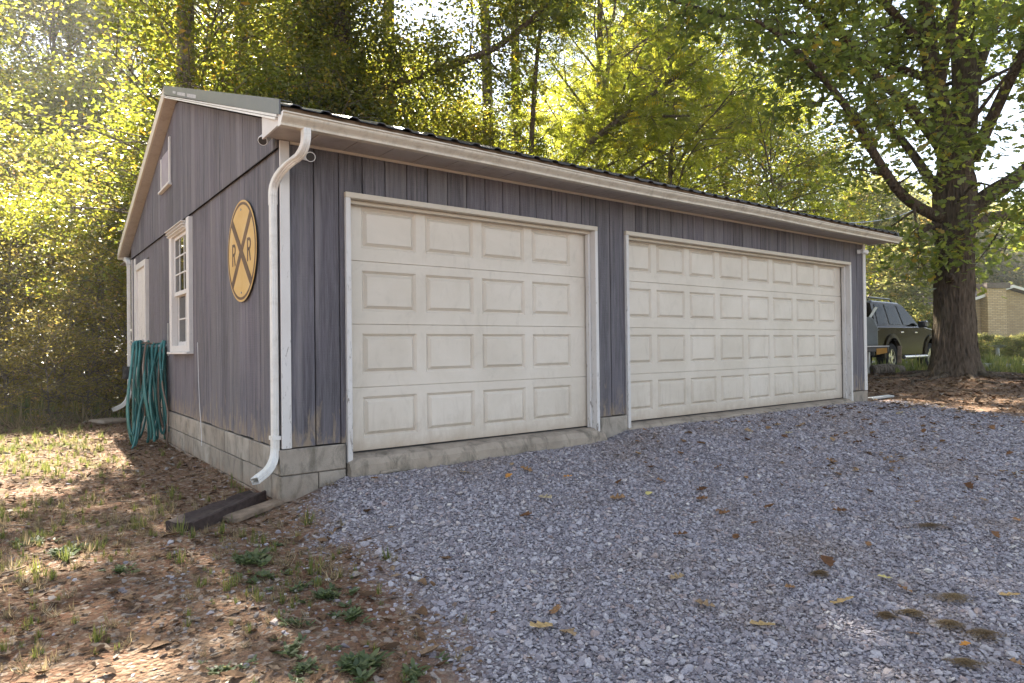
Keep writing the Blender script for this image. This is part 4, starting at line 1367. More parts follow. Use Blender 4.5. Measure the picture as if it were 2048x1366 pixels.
# big leaning limbs of the old tree behind the roof
def limb_tree(name, label, limbs, seed, per_m=5.0, leaf=0.14, mat=None, tmpl=T_LEAF, per=34, base=None, sub=(0.9, 2.0), spread=0.27, flat=0.6, bmat=None, trunk_mesh=None, up=0.25):
    """tree from explicit limbs: list of (points, r0, r1, leafy_from)"""
    rng = np.random.default_rng(seed)
    T = thing(name, label, 'tree', base)
    b0 = np.array(base)
    mb = MB()
    cl = []
    for pts, r0, r1, lf in limbs:
        P = np.array([list(p) for p in catmull(pts, 4)]) - b0
        n = len(P)
        mb.tube(P, [r0 + (r1 - r0) * (k / (n - 1)) ** 0.8 for k in range(n)], 10, True)
        seg = np.linalg.norm(np.diff(P, axis=0), axis=1)
        tot = seg.sum()
        cum = np.concatenate([[0], np.cumsum(seg)])
        nb = max(2, int(tot * per_m * (1 - lf)))
        for j in range(nb):
            u = (lf + (1 - lf) * (j + rng.uniform(0, 1)) / nb) * tot
            k = min(np.searchsorted(cum, u) - 1, n - 2); k = max(k, 0)
            f = (u - cum[k]) / (seg[k] + 1e-9)
            q0 = P[k] * (1 - f) + P[k + 1] * f
            d = (P[k + 1] - P[k]); d /= np.linalg.norm(d)
            o = rng.normal(0, 1, 3); o -= d * o.dot(d); o /= np.linalg.norm(o)
            d2 = d * rng.uniform(0.1, 0.8) + o + np.array([0, 0, up]); d2 /= np.linalg.norm(d2)
            L2 = rng.uniform(*sub) * (1 - 0.35 * u / tot)
            q = []
            cur = q0.copy(); dd = d2.copy()
            for s_ in range(6):
                q.append(cur.copy()); dd = dd + rng.normal(0, 0.16, 3) - np.array([0, 0, 0.04]); dd /= np.linalg.norm(dd); cur = cur + dd * L2 / 5
            rr = (r0 + (r1 - r0) * (u / tot)) * 0.28
            mb.tube(q, [max(0.006, rr * (1 - 0.17 * s_)) for s_ in range(6)], 5, False)
            for s_ in range(2, 6):
                for e in range(2):
                    d3 = rng.normal(0, 1, 3) + dd * 0.6; d3 /= np.linalg.norm(d3)
                    L3 = rng.uniform(0.25, 0.6)
                    mb.tube([q[s_], q[s_] + d3 * L3 * 0.5, q[s_] + d3 * L3 - np.array([0, 0, 0.05])], [0.008, 0.006, 0.003], 3, False)
                    cl.append(q[s_] + d3 * L3)
                    if e:
                        cl.append(q[s_] + d3 * L3 * 0.45)
    cl = np.array(cl)
    link('limbs' if trunk_mesh else 'trunk', mb.mesh('limbs', bmat or M_BARK, True), T)
    pos = np.repeat(cl, per, 0) + rng.normal(0, 1, (len(cl) * per, 3)) * np.array([spread, spread, spread * flat])
    ct = np.clip(rng.normal(0.42, 0.2, len(cl)), 0, 1)
    tint = np.clip(np.repeat(ct, per) + rng.normal(0, 0.13, len(pos)), 0, 1)
    keep = rng.uniform(0, 1, len(pos)) > lit_prob(pos + b0)
    pos, tint = pos[keep], tint[keep]
    fr = leaf_frames(rng, len(pos), 0.8, 0.6, 0.45)
    c_ = link('crown', leaves_mesh('crown', tmpl, pos, fr, leaf * rng.uniform(0.7, 1.25, len(pos)), tint, mat or M_LF_FOREST), T)
    c_['kind'] = 'stuff'
    return T

g0 = float(gz(5.0, 12.3))
limb_tree('old_tree', 'large dark trunked tree with a leaning limb crossing above the garage roof', [
    ([(4.95, 12.4, g0 - 0.2), (4.95, 12.4, 2.5), (4.97, 12.35, 7.6), (5.0, 12.4, 12.0)], 0.24, 0.12, 0.35),
    ([(5.24, 10.95, g0 - 0.2), (5.25, 10.95, 3.0), (5.24, 10.92, 7.2), (5.1, 10.9, 12.0)], 0.33, 0.20, 0.30),
    ([(4.5, 11.4, 6.4), (5.35, 10.84, 7.24), (6.37, 10.06, 7.67), (7.12, 8.86, 7.89), (7.82, 7.7, 8.15), (8.4, 6.4, 8.9)], 0.19, 0.05, 0.15),
    ([(5.24, 10.92, 8.0), (4.6, 9.6, 9.4), (4.2, 8.2, 10.2)], 0.13, 0.04, 0.2)], 41, 5.0, 0.125, per=26, base=(4.95, 12.4, g0))
g1 = float(gz(10.9, 10.4))
limb_tree('slanting_tree', 'slender grey tree with long slanting limbs behind the middle of the roof', [
    ([(10.4, 10.6, g1 - 0.2), (10.6, 10.3, 3.0), (11.0, 9.07, 5.99), (11.4, 8.76, 6.48), (12.2, 8.15, 7.26), (12.95, 6.94, 8.12), (13.53, 5.86, 8.85)], 0.17, 0.035, 0.5),
    ([(11.0, 10.2, 4.6), (12.21, 9.4, 6.78), (13.29, 8.57, 7.66), (14.73, 7.48, 7.76)], 0.10, 0.03, 0.4),
    ([(10.5, 10.4, 2.5), (9.9, 9.2, 5.6), (9.5, 8.4, 8.2), (9.3, 7.6, 10.4)], 0.11, 0.04, 0.35)], 43, 3.2, 0.38, M_LF_WALNUT, T_FROND, 3, base=(10.4, 10.6, g1), sub=(0.8, 1.7), spread=0.25)

# the big oak to the right of the garage: ridged trunk, forked stems, long limbs
OB = (13.99, 0.34, 0.16)
def oak_trunk():
    nz, na = 90, 84
    vs, fs = [], []
    H = 5.0
    for i in range(nz + 1):
        z = H * (i / nz) ** 1.15
        fl = 0.30 * math.exp(-z / 0.28) + 0.06 * math.exp(-z / 1.4)
        r_ = 0.345 - 0.010 * z + fl * 0.8 + 0.06 * smoothstep(z, 2.7, 3.6) - 0.16 * smoothstep(z, 3.9, 5.0)
        for k in range(na):
            a = 2 * math.pi * k / na
            lobes = 1 + (0.10 * math.exp(-z / 0.5) + 0.02) * math.sin(5 * a + 0.7 + 0.2 * z) + 0.02 * math.sin(3 * a + z)
            rn = float(fbm(np.array(a * 15.0), np.array(z * 2.6), 77, 3)) - 0.5
            rn2 = abs(math.sin(a * 17 + 2.4 * math.sin(z * 2.1 + a * 3)))
            rr = r_ * float(lobes) + 0.06 * rn + 0.030 * rn2
            vs.append((rr * math.cos(a) + 0.02 * z * 0.3, rr * math.sin(a) - 0.015 * z, z - 0.15))
    for i in range(nz):
        for k in range(na):
            k2 = (k + 1) % na
            fs.append((i * na + k, i * na + k2, (i + 1) * na + k2, (i + 1) * na + k))
    return MB().add(vs, fs).mesh('trunk', M_BARKOAK, True)
OT = limb_tree('oak_tree', 'massive ridged oak right of the garage with forked stems and long spreading limbs', [
    ([(13.99, 0.29, 4.3), (13.56, 0.35, 5.61), (13.17, 0.39, 6.76), (12.85, 0.36, 8.06), (12.3, 0.26, 9.87), (12.0, 0.2, 12)], 0.23, 0.11, 0.30),
    ([(14.05, 0.23, 4.3), (14.43, 0.19, 5.96), (14.74, 0.32, 7.57), (15.1, 0.27, 9.19), (15.55, 0.28, 12.5)], 0.30, 0.16, 0.25),
    ([(14.15, 0.15, 3.5), (14.29, -0.31, 3.89), (14.37, -0.75, 4.16), (14.35, -1.24, 4.63), (13.93, -1.93, 5.2), (13.4, -2.8, 6.0), (12.6, -4.2, 7.0)], 0.20, 0.05, 0.28),
    ([(14.34, 0.26, 5.43), (15.52, 0.1, 7.49), (16.73, -0.08, 8.9), (18.28, -0.28, 10.88)], 0.16, 0.05, 0.25),
    ([(13.86, 0.4, 3.4), (12.9, 0.5, 3.55), (12.26, 0.61, 3.8), (11.5, 0.68, 4.33), (10.68, 0.79, 5.1), (9.95, 0.96, 5.67), (9.08, 1.11, 6.12), (8.4, 1.25, 6.33)], 0.13, 0.03, 0.12),
    ([(13.71, 0.37, 4.82), (12.96, 0.68, 5.64), (12.27, 0.95, 6.12), (11.49, 1.16, 6.7), (10.83, 1.4, 7.14), (9.85, 1.64, 7.66), (8.6, 1.9, 8.2)], 0.12, 0.03, 0.18),
    ([(13.78, 0.46, 3.92), (13.94, 1.08, 5.03), (14.05, 1.74, 6.01), (13.83, 2.39, 7.43), (13.57, 3.08, 8.32)], 0.11, 0.035, 0.3),
    ([(13.78, 0.47, 3.3), (13.45, 0.5, 3.25), (13.2, 0.53, 3.16), (12.75, 0.54, 2.85)], 0.10, 0.03, 0.3),
    ([(14.31, 0.06, 3.3), (15.48, -0.08, 3.6), (16.74, -0.28, 3.54), (18.0, -0.6, 3.7)], 0.14, 0.04, 0.3),
    ([(13.7, 0.1, 3.7), (13.2, -0.35, 3.9), (12.8, -0.8, 3.7)], 0.04, 0.012, 0.25),
    ([(13.7, 0.4, 4.1), (13.0, 0.2, 4.5), (12.3, 0.0, 4.4)], 0.045, 0.012, 0.25),
    ([(13.9, 0.0, 5.2), (13.5, -0.8, 5.9), (13.2, -1.5, 6.2)], 0.05, 0.012, 0.2),
    ([(14.6, 0.2, 6.2), (15.1, -0.6, 6.6), (15.9, -1.0, 6.6)], 0.05, 0.012, 0.2),
    ([(13.2, 0.39, 6.7), (11.6, 0.7, 7.5), (9.6, 1.0, 7.9), (7.6, 1.3, 8.0), (6.4, 1.4, 7.9)], 0.09, 0.025, 0.12),
    ([(13.4, 0.4, 6.2), (12.0, 2.0, 7.2), (10.4, 3.4, 7.9), (8.8, 4.4, 8.4)], 0.09, 0.025, 0.15),
    ([(14.2, 0.0, 4.6), (13.6, -1.0, 6.2), (12.7, -2.2, 7.6), (11.6, -3.6, 8.8)], 0.13, 0.04, 0.3),
    ([(13.5, 0.35, 5.9), (12.4, -0.4, 7.4), (11.2, -1.1, 8.6), (9.8, -1.8, 9.6)], 0.10, 0.03, 0.3)],
    51, 3.1, 0.15, M_LF_OAK, T_OAK, 12, base=OB, sub=(0.7, 1.5), spread=0.24, flat=0.7, bmat=M_BARKOAK, trunk_mesh=True, up=0.15)
link('trunk', oak_trunk(), OT)
MB().tube([(-0.38, -0.10, 1.95), (-0.50, -0.16, 2.03), (-0.62, -0.20, 2.02)], [0.085, 0.06, 0.035], 8).build('branch_stub', M_BARKOAK, OT, smooth=True)
rr_ = random.Random(8)
for k, az in enumerate((2.4, 3.1, 3.9, 4.6, 5.3, 1.6, 0.6)):
    pts = []
    for j in range(7):
        d = 0.35 + j * 0.36
        a = az + 0.12 * math.sin(j * 1.3 + k)
        x, y = OB[0] + d * math.cos(a), OB[1] + d * math.sin(a)
        pts.append((x - OB[0], y - OB[1], float(gz(x, y)) + 0.012 + 0.02 * math.sin(j * 2.1 + k) - 0.006 * j - OB[2]))
    MB().tube(pts, [0.10, 0.065, 0.042, 0.034, 0.026, 0.02, 0.012], 7).build('root', M_BARKOAK, OT, smooth=True)

# ------------------------------------------------------------------ ground cover
def scatter(name, pts, rot, scl, idx, sources):
    me = bpy.data.meshes.new(name)
    n = len(pts)
    me.vertices.add(n)
    me.vertices.foreach_set('co', np.asarray(pts, np.float32).ravel())
    a = me.attributes.new('rot', 'FLOAT_VECTOR', 'POINT'); a.data.foreach_set('vector', np.asarray(rot, np.float32).ravel())
    a = me.attributes.new('scl', 'FLOAT_VECTOR', 'POINT'); a.data.foreach_set('vector', np.asarray(scl, np.float32).ravel())
    a = me.attributes.new('pick', 'INT', 'POINT'); a.data.foreach_set('value', np.asarray(idx, np.int32))
    me.update()
    o = link(name, me, kind='stuff')
    col = bpy.data.collections.new(name + '_pieces')
    for k, m in enumerate(sources):
        so = bpy.data.objects.new('%s_piece_%02d' % (name, k), m)
        col.objects.link(so)
    ng = bpy.data.node_groups.new(name + '_scatter', 'GeometryNodeTree')
    ng.interface.new_socket('Geometry', in_out='INPUT', socket_type='NodeSocketGeometry')
    ng.interface.new_socket('Geometry', in_out='OUTPUT', socket_type='NodeSocketGeometry')
    gi = ng.nodes.new('NodeGroupInput'); go = ng.nodes.new('NodeGroupOutput')
    ci = ng.nodes.new('GeometryNodeCollectionInfo')
    ci.inputs['Collection'].default_value = col
    ci.inputs['Separate Children'].default_value = True
    ci.inputs['Reset Children'].default_value = True
    ip = ng.nodes.new('GeometryNodeInstanceOnPoints')
    ip.inputs['Pick Instance'].default_value = True
    def na(nm, ty):
        x = ng.nodes.new('GeometryNodeInputNamedAttribute'); x.data_type = ty
        x.inputs['Name'].default_value = nm
        return x.outputs['Attribute']
    ng.links.new(gi.outputs[0], ip.inputs['Points'])
    ng.links.new(ci.outputs[0], ip.inputs['Instance'])
    ng.links.new(na('pick', 'INT'), ip.inputs['Instance Index'])
    e2r = ng.nodes.new('FunctionNodeEulerToRotation')
    ng.links.new(na('rot', 'FLOAT_VECTOR'), e2r.inputs[0])
    ng.links.new(e2r.outputs[0], ip.inputs['Rotation'])
    ng.links.new(na('scl', 'FLOAT_VECTOR'), ip.inputs['Scale'])
    ng.links.new(ip.outputs[0], go.inputs[0])
    md = o.modifiers.new('scatter', 'NODES'); md.node_group = ng
    return o

def ground_z(x, y):
    nr = np.exp(-(np.maximum(0, np.abs(x - 4) - 9) / 4) ** 2) * np.exp(-(np.maximum(0, np.abs(y - 1) - 8) / 4) ** 2)
    return gz(x, y) + nr * ((fbm(x * 3, y * 3, 5) - 0.5) * 0.035 + (fbm(x * 11, y * 11, 9, 2) - 0.5) * 0.016)

def stone_mesh(seed, m, flat):
    r_ = random.Random(seed)
    bm = bmesh.new()
    for i in range(13):
        v = Vector((r_.gauss(0, 1), r_.gauss(0, 1), r_.gauss(0, 1))).normalized() * r_.uniform(0.82, 1.05)
        bm.verts.new((v.x * 1.15, v.y * 0.85, v.z * flat))
    res = bmesh.ops.convex_hull(bm, input=bm.verts)
    bmesh.ops.delete(bm, geom=[g_ for g_ in res['geom_interior'] if isinstance(g_, bmesh.types.BMVert)], context='VERTS')
    me = bpy.data.meshes.new('stone')
    bm.to_mesh(me); bm.free()
    me.materials.append(m)
    return me
def stone_mat(name, stops, rough=0.8):
    t = MT(name, rough, 0.3)
    r_ = t.objrand()
    n = t.noise(t.pos(), 120, 3, 0.6)
    c = t.ramp(r_, stops)
    c = t.mix(t.ramp(n, [(0.35, 0.35), (0.65, 0)]), c, (0.07, 0.065, 0.07))
    du = t.noise(t.pos(), 0.9, 5, 0.65)
    c = t.mix(t.ramp(du, [(0.5, 0), (0.68, 0.42)]), c, (0.25, 0.19, 0.145))
    t.col(c)
    return t.m
M_STONE = stone_mat('grey_stone', [(0.0, (0.20, 0.17, 0.18)), (0.25, (0.285, 0.255, 0.27)), (0.6, (0.375, 0.345, 0.365)), (0.82, (0.47, 0.44, 0.45)), (0.93, (0.37, 0.28, 0.26)), (1.0, (0.62, 0.58, 0.54))])
M_PEBBLE = stone_mat('brown_pebble', [(0.0, (0.11, 0.075, 0.055)), (0.4, (0.20, 0.14, 0.105)), (0.7, (0.26, 0.20, 0.16)), (0.9, (0.33, 0.29, 0.26)), (1.0, (0.22, 0.21, 0.23))], 0.9)
stones = [stone_mesh(i, M_STONE, f) for i, f in enumerate((0.45, 0.6, 0.5, 0.7, 0.4, 0.55, 0.65, 0.5))]
pebbles = [stone_mesh(20 + i, M_PEBBLE, f) for i, f in enumerate((0.45, 0.6, 0.4, 0.7, 0.35))]

def jgrid(x0, x1, y0, y1, step, rng):
    xs, ys = np.arange(x0, x1, step), np.arange(y0, y1, step)
    X, Y = np.meshgrid(xs, ys)
    X = X.ravel() + rng.uniform(-0.5, 0.5, X.size) * step
    Y = Y.ravel() + rng.uniform(-0.5, 0.5, Y.size) * step
    return X, Y
def camdist(x, y):
    return np.hypot(x - CAM.x, y - CAM.y)
def inview(x, y, m=0.6):
    # ground that the photographer, or someone a step aside, could see
    d = np.stack([x - CAM.x, y - CAM.y], 1)
    f = d @ np.array([F.x, F.y]); r_ = d @ np.array([Rt.x, Rt.y])
    return (f > 1.0) & (np.abs(r_) < f * 0.80 + m)
def outside_garage(x, y):
    return ~((x > -0.03) & (y > -0.06) & (x < LX + 0.03) & (y < LY))

rng = np.random.default_rng(61)
X, Y = jgrid(-1.4, 10.8, -5.3, -0.05, 0.0155, rng)
D = camdist(X, Y)
g = gravel_mask(X, Y)
dens = np.clip(1.25 - (D - 4.5) * 0.13, 0.30, 1)
k = (rng.uniform(0, 1, len(X)) < dens * np.clip(g * 1.15, 0, 1)) & inview(X, Y) & outside_garage(X, Y) & ~((Y > -0.12) & (X > 0.5) & (X < 8.95))
X, Y, D = X[k], Y[k], D[k]
sz = 0.0080 * np.exp(rng.normal(0, 0.46, len(X))) * (1 + 0.45 * smoothstep(D, 5, 10))
sz = np.clip(sz, 0.005, 0.026)
Z = ground_z(X, Y) + sz * rng.uniform(0.0, 0.45, len(X)) - 0.004
rot = np.stack([rng.normal(0, 0.35, len(X)), rng.normal(0, 0.35, len(X)), rng.uniform(0, 6.28, len(X))], 1)
scatter('gravel', np.stack([X, Y, Z], 1), rot, sz[:, None] * rng.uniform(0.85, 1.25, (len(X), 3)), rng.integers(0, len(stones), len(X)), stones)

# pebbles and stray stones in the clay
X, Y = jgrid(-3.2, 1.2, -5.2, 3.0, 0.042, rng)
g = gravel_mask(X, Y)
patch = fbm(X * 1.3, Y * 1.3, 44)
front = smoothstep(-Y, -0.4, 1.5)
pr = (0.10 + 0.75 * front * smoothstep(patch, 0.38, 0.62) + 0.25 * smoothstep(X, -1.2, 0.0) * front) * (1 - g)
k = (rng.uniform(0, 1, len(X)) < pr) & inview(X, Y, 1.0) & outside_garage(X, Y)
X, Y = X[k], Y[k]
sz = np.clip(0.0105 * np.exp(rng.normal(0, 0.42, len(X))), 0.005, 0.032)
Z = ground_z(X, Y) + sz * rng.uniform(-0.15, 0.25, len(X))
rot = np.stack([rng.normal(0, 0.3, len(X)), rng.normal(0, 0.3, len(X)), rng.uniform(0, 6.28, len(X))], 1)
grey = rng.uniform(0, 1, len(X)) < np.clip(0.12 + 0.7 * smoothstep(X - gravel_edge(Y), -0.9, -0.1), 0, 0.8)
idx = np.where(grey, rng.integers(5, 13, len(X)), rng.integers(0, 5, len(X)))
scatter('pebbles', np.stack([X, Y, Z], 1), rot, sz[:, None] * rng.uniform(0.8, 1.3, (len(X), 3)), idx, pebbles + stones)

# leaf litter: small curled flakes of dead leaf
def litter_mat(name, stops):
    t = MT(name, 0.8, 0.2)
    c = t.ramp(t.objrand(), stops)
    n = t.noise(t.pos(), 60, 3)
    t.col(t.mix(t.ramp(n, [(0.4, 0.4), (0.6, 0)]), c, (0.06, 0.035, 0.02)))
    return t.m
M_LITTER = litter_mat('dead_leaf', [(0.0, (0.075, 0.042, 0.022)), (0.35, (0.14, 0.078, 0.040)), (0.65, (0.20, 0.122, 0.068)), (0.9, (0.28, 0.20, 0.13)), (1.0, (0.32, 0.29, 0.25))])
def flake(seed):
    r_ = random.Random(seed)
    n = 5
    vs, fs = [], []
    c1, c2 = r_.uniform(-0.7, 0.7), r_.uniform(0.1, 0.6)
    for i in range(n + 1):
        y = i / n
        w_ = 0.30 * math.sin(math.pi * min(0.97, 0.06 + y)) ** 0.8 * r_.uniform(0.75, 1.15)
        z = c1 * (y - 0.5) ** 2
        for sx in (-1, 0, 1):
            vs.append((sx * w_, y - 0.5, z + c2 * 0.35 * abs(sx) * w_ / 0.3 * r_.uniform(0.5, 1.2)))
    for i in range(n):
        for j in range(2):
            a = i * 3 + j
            fs.append((a, a + 1, a + 4, a + 3))
    me = bpy.data.meshes.new('flake'); me.from_pydata(vs, [], fs); me.materials.append(M_LITTER)
    return me
flakes = [flake(i) for i in range(7)]
X, Y = jgrid(-4.0, 17.0, -5.3, 9.0, 0.055, rng)
g = gravel_mask(X, Y)
right = smoothstep(X, 8.6, 10.2)
pr = np.where(X < 1.2, (0.42 + 0.30 * fbm(X * 2, Y * 2, 15)) * (1 - g) , 0) + right * 0.38 * (1 - g)
pr = pr + g * (0.018 + 0.30 * smoothstep(fbm(X * 0.9 + 5, Y * 1.5, 66), 0.54, 0.68)) * smoothstep(X, 2.5, 5)
k = (rng.uniform(0, 1, len(X)) < pr) & inview(X, Y, 0.8) & outside_garage(X, Y) & (X < 16)
X, Y = X[k], Y[k]
sz = np.clip(0.036 * np.exp(rng.normal(0, 0.42, len(X))), 0.014, 0.10) * (1 + 0.5 * (X > 8))
Z = ground_z(X, Y) + 0.004 + sz * 0.08
rot = np.stack([rng.normal(0, 0.22, len(X)), rng.normal(0, 0.22, len(X)), rng.uniform(0, 6.28, len(X))], 1)
scatter('leaf_litter', np.stack([X, Y, Z], 1), rot, np.repeat(sz[:, None], 3, 1), rng.integers(0, 7, len(X)), flakes)

# twigs
def twig(seed):
    r_ = random.Random(seed)
    pts = [(i / 5 - 0.5, 0.05 * r_.gauss(0, 1), 0.02 * r_.random()) for i in range(6)]
    m = MB().tube(pts, [0.018, 0.017, 0.015, 0.012, 0.010, 0.006], 5)
    return m.mesh('twig', M_OLDWOOD, True)
twigs = [twig(i) for i in range(3)]
X, Y = jgrid(-3.5, 15.5, -4.8, 8.5, 0.30, rng)
g = gravel_mask(X, Y)
k = (rng.uniform(0, 1, len(X)) < np.where(X > 9, 0.6, 0.18) * (1 - g)) & inview(X, Y, 0.8) & outside_garage(X, Y) & ((X < 1.0) | (X > 9.3))
X, Y = X[k], Y[k]
sz = np.clip(0.17 * np.exp(rng.normal(0, 0.5, len(X))), 0.06, 0.6)
scatter('fallen_twigs', np.stack([X, Y, ground_z(X, Y) + 0.006], 1), np.stack([0 * X, rng.normal(0, 0.05, len(X)), rng.uniform(0, 6.28, len(X))], 1), np.repeat(sz[:, None], 3, 1), rng.integers(0, 3, len(X)), twigs)

# grass tufts
def tuft(seed, mat, n=26, h=1.0, spreadr=0.35, lay=0.5):
    r = np.random.default_rng(seed)
    pos = np.stack([r.normal(0, spreadr * 0.35, n), r.normal(0, spreadr * 0.35, n), np.zeros(n) - 0.02], 1)
    a = r.uniform(0, 6.28, n)
    tilt = np.abs(r.normal(lay, 0.35, n))
    d = np.stack([np.cos(a) * np.sin(tilt), np.sin(a) * np.sin(tilt), np.cos(tilt)], 1)
    s_ = np.stack([-np.sin(a), np.cos(a), 0 * a], 1)
    nr = np.cross(s_, d)
    return leaves_mesh('tuft', T_BLADE, pos, (s_, d, -nr), h * r.uniform(0.5, 1.1, n), np.clip(r.normal(0.45, 0.25, n), 0, 1), mat)
M_GRASS = foliage('grass_blades', (0.040, 0.065, 0.016), (0.085, 0.105, 0.030), (0.17, 0.165, 0.055), (0.28, 0.22, 0.11), 0.4, 0.5, 0.3)
M_DRYGR = foliage('dry_grass', (0.085, 0.075, 0.040), (0.15, 0.125, 0.07), (0.25, 0.20, 0.12), (0.33, 0.27, 0.18), 0.35, 0.6, 0.2)
tufts = [tuft(i, M_GRASS) for i in range(4)] + [tuft(10 + i, M_DRYGR, 22, 1.0, 0.5, 0.95) for i in range(3)]
X, Y = jgrid(-3.4, 2.2, -5.0, 8.6, 0.052, rng)
g = gravel_mask(X, Y)
ln = smoothstep(-X, 0.40, 0.95) * smoothstep(Y, 0.9, 3.4)
pt_ = smoothstep(fbm(X * 1.15 + 3, Y * 1.15, 91), 0.52, 0.68) * smoothstep(-Y, -1.5, 0.3)
pt_ = np.maximum(pt_ * 1.3, np.exp(-(((X + 1.45) / 0.55) ** 2 + ((Y - 0.75) / 0.75) ** 2)) * (0.4 + fbm(X * 3, Y * 3, 8)))
pt_ = np.maximum(pt_, 1.1 * np.exp(-(((X + 0.45) / 0.40) ** 2 + ((Y + 1.3) / 0.9) ** 2)) * smoothstep(fbm(X * 2.5, Y * 2.5, 18), 0.40, 0.6))
pr = (ln * (0.25 + 0.75 * fbm(X * 1.3, Y * 1.3, 21)) * 0.42 + pt_ * 0.45 + 0.02) * (1 - g)
k = (rng.uniform(0, 1, len(X)) < pr) & inview(X, Y, 0.8) & outside_garage(X - 0.10, Y)
X, Y = X[k], Y[k]
sz = np.clip(0.050 * np.exp(rng.normal(0, 0.38, len(X))), 0.02, 0.14)
lnk = smoothstep(Y, 0.5, 2.5)
idx = np.where(rng.uniform(0, 1, len(X)) < 0.42 + 0.12 * lnk, rng.integers(0, 4, len(X)), rng.integers(4, 7, len(X)))
scatter('grass', np.stack([X, Y, ground_z(X, Y)], 1), np.stack([0 * X, 0 * X, rng.uniform(0, 6.28, len(X))], 1), np.repeat(sz[:, None], 3, 1), idx, tufts)
# rough grass and ground cover round the oak and on the far lawn
X, Y = jgrid(11, 46, -12, 22, 0.30, rng)
d_oak = np.hypot(X - 14.0, Y - 0.4)
pr = smoothstep(X + 0.35 * Y, 14.0, 15.6) * (0.35 + 0.65 * fbm(X * .6, Y * .6, 12)) * np.clip(1.6 - camdist(X, Y) / 45, 0.25, 1)
k = (rng.uniform(0, 1, len(X)) < pr) & inview(X, Y, 2.0) & (d_oak > 0.55)
lane_x = np.interp(Y, [-14, -8, -3, 2, 9, 18, 32], [19.5, 20.4, 21.4, 23.0, 26.0, 31, 40])
k &= np.abs(X - lane_x) > 1.5
X, Y = X[k], Y[k]
sz = np.clip(0.20 * np.exp(rng.normal(0, 0.35, len(X))), 0.08, 0.45)
scatter('rough_grass', np.stack([X, Y, gz(X, Y)], 1), np.stack([0 * X, 0 * X, rng.uniform(0, 6.28, len(X))], 1), np.stack([sz * 1.5, sz * 1.5, sz], 1), rng.integers(0, 4, len(X)), tufts)
# dry weeds and dead leaves along the foot of the wood
X, Y = jgrid(-5, 2.5, 7.7, 13.0, 0.16, rng)
k = (rng.uniform(0, 1, len(X)) < 0.75 * smoothstep(Y + 0.25 * np.sin(X * 3), 7.9, 8.5)) & outside_garage(X, Y)
X, Y = X[k], Y[k]
sz = np.clip(0.24 * np.exp(rng.normal(0, 0.4, len(X))), 0.08, 0.6)
scatter('weedy_verge', np.stack([X, Y, gz(X, Y)], 1), np.stack([0 * X, 0 * X, rng.uniform(0, 6.28, len(X))], 1), np.repeat(sz[:, None], 3, 1), np.where(rng.uniform(0, 1, len(X)) < 0.3, rng.integers(0, 4, len(X)), rng.integers(4, 7, len(X))), tufts)

# low broad-leaved weeds in the clay beside the gravel
M_WEED = foliage('weed_leaves', (0.045, 0.068, 0.028), (0.085, 0.115, 0.048), (0.13, 0.155, 0.065), (0.18, 0.165, 0.08), 0.35, 0.45, 0.4)
T_WEED = (np.array([(-0.02, 0, 0), (0.02, 0, 0), (0.17, 0.42, 0.05), (0.13, 0.75, 0.04), (0, 1, -0.05), (-0.13, 0.75, 0.04), (-0.17, 0.42, 0.05)]), [(0, 1, 2, 6), (6, 2, 3, 5), (5, 3, 4, 4)])
def weed_mesh(seed, n, rad, h):
    r = np.random.default_rng(seed)
    nc = 9
    cx = r.normal(0, rad * 0.5, (nc, 2))
    ci = r.integers(0, nc, n)
    a = r.uniform(0, 6.28, n)
    tilt = r.uniform(0.6, 1.45, n)
    d = np.stack([np.cos(a) * np.sin(tilt), np.sin(a) * np.sin(tilt), np.cos(tilt)], 1)
    s_ = np.stack([-np.sin(a), np.cos(a), 0 * a], 1)
    nr = np.cross(s_, d)
    pos = np.concatenate([cx[ci] + r.normal(0, 0.012, (n, 2)), r.uniform(0, h * 0.35, (n, 1))], 1)
    return leaves_mesh('leaves', T_WEED, pos, (s_, d, -nr), r.uniform(0.35, 1.0, n) * h, np.clip(r.normal(0.45, 0.22, n), 0, 1), M_WEED)
weeds = [weed_mesh(1, 190, 0.16, 0.095), weed_mesh(2, 150, 0.13, 0.075), weed_mesh(3, 110, 0.11, 0.065)]
def onground(u, v):
    # where the line of sight through a photo pixel meets the ground, found once for placing things
    d = F + R2 * ((u - 1024) / 1328.66) - U2 * ((v - 683) / 1328.66)
    t_ = 1.0
    for _ in range(60):
        p = CAM + d * t_
        e = p.z - float(ground_z(np.array([p.x]), np.array([p.y]))[0])
        t_ += e / max(0.15, -d.z + 0.02)
    p = CAM + d * t_
    return p.x, p.y, float(ground_z(np.array([p.x]), np.array([p.y]))[0])
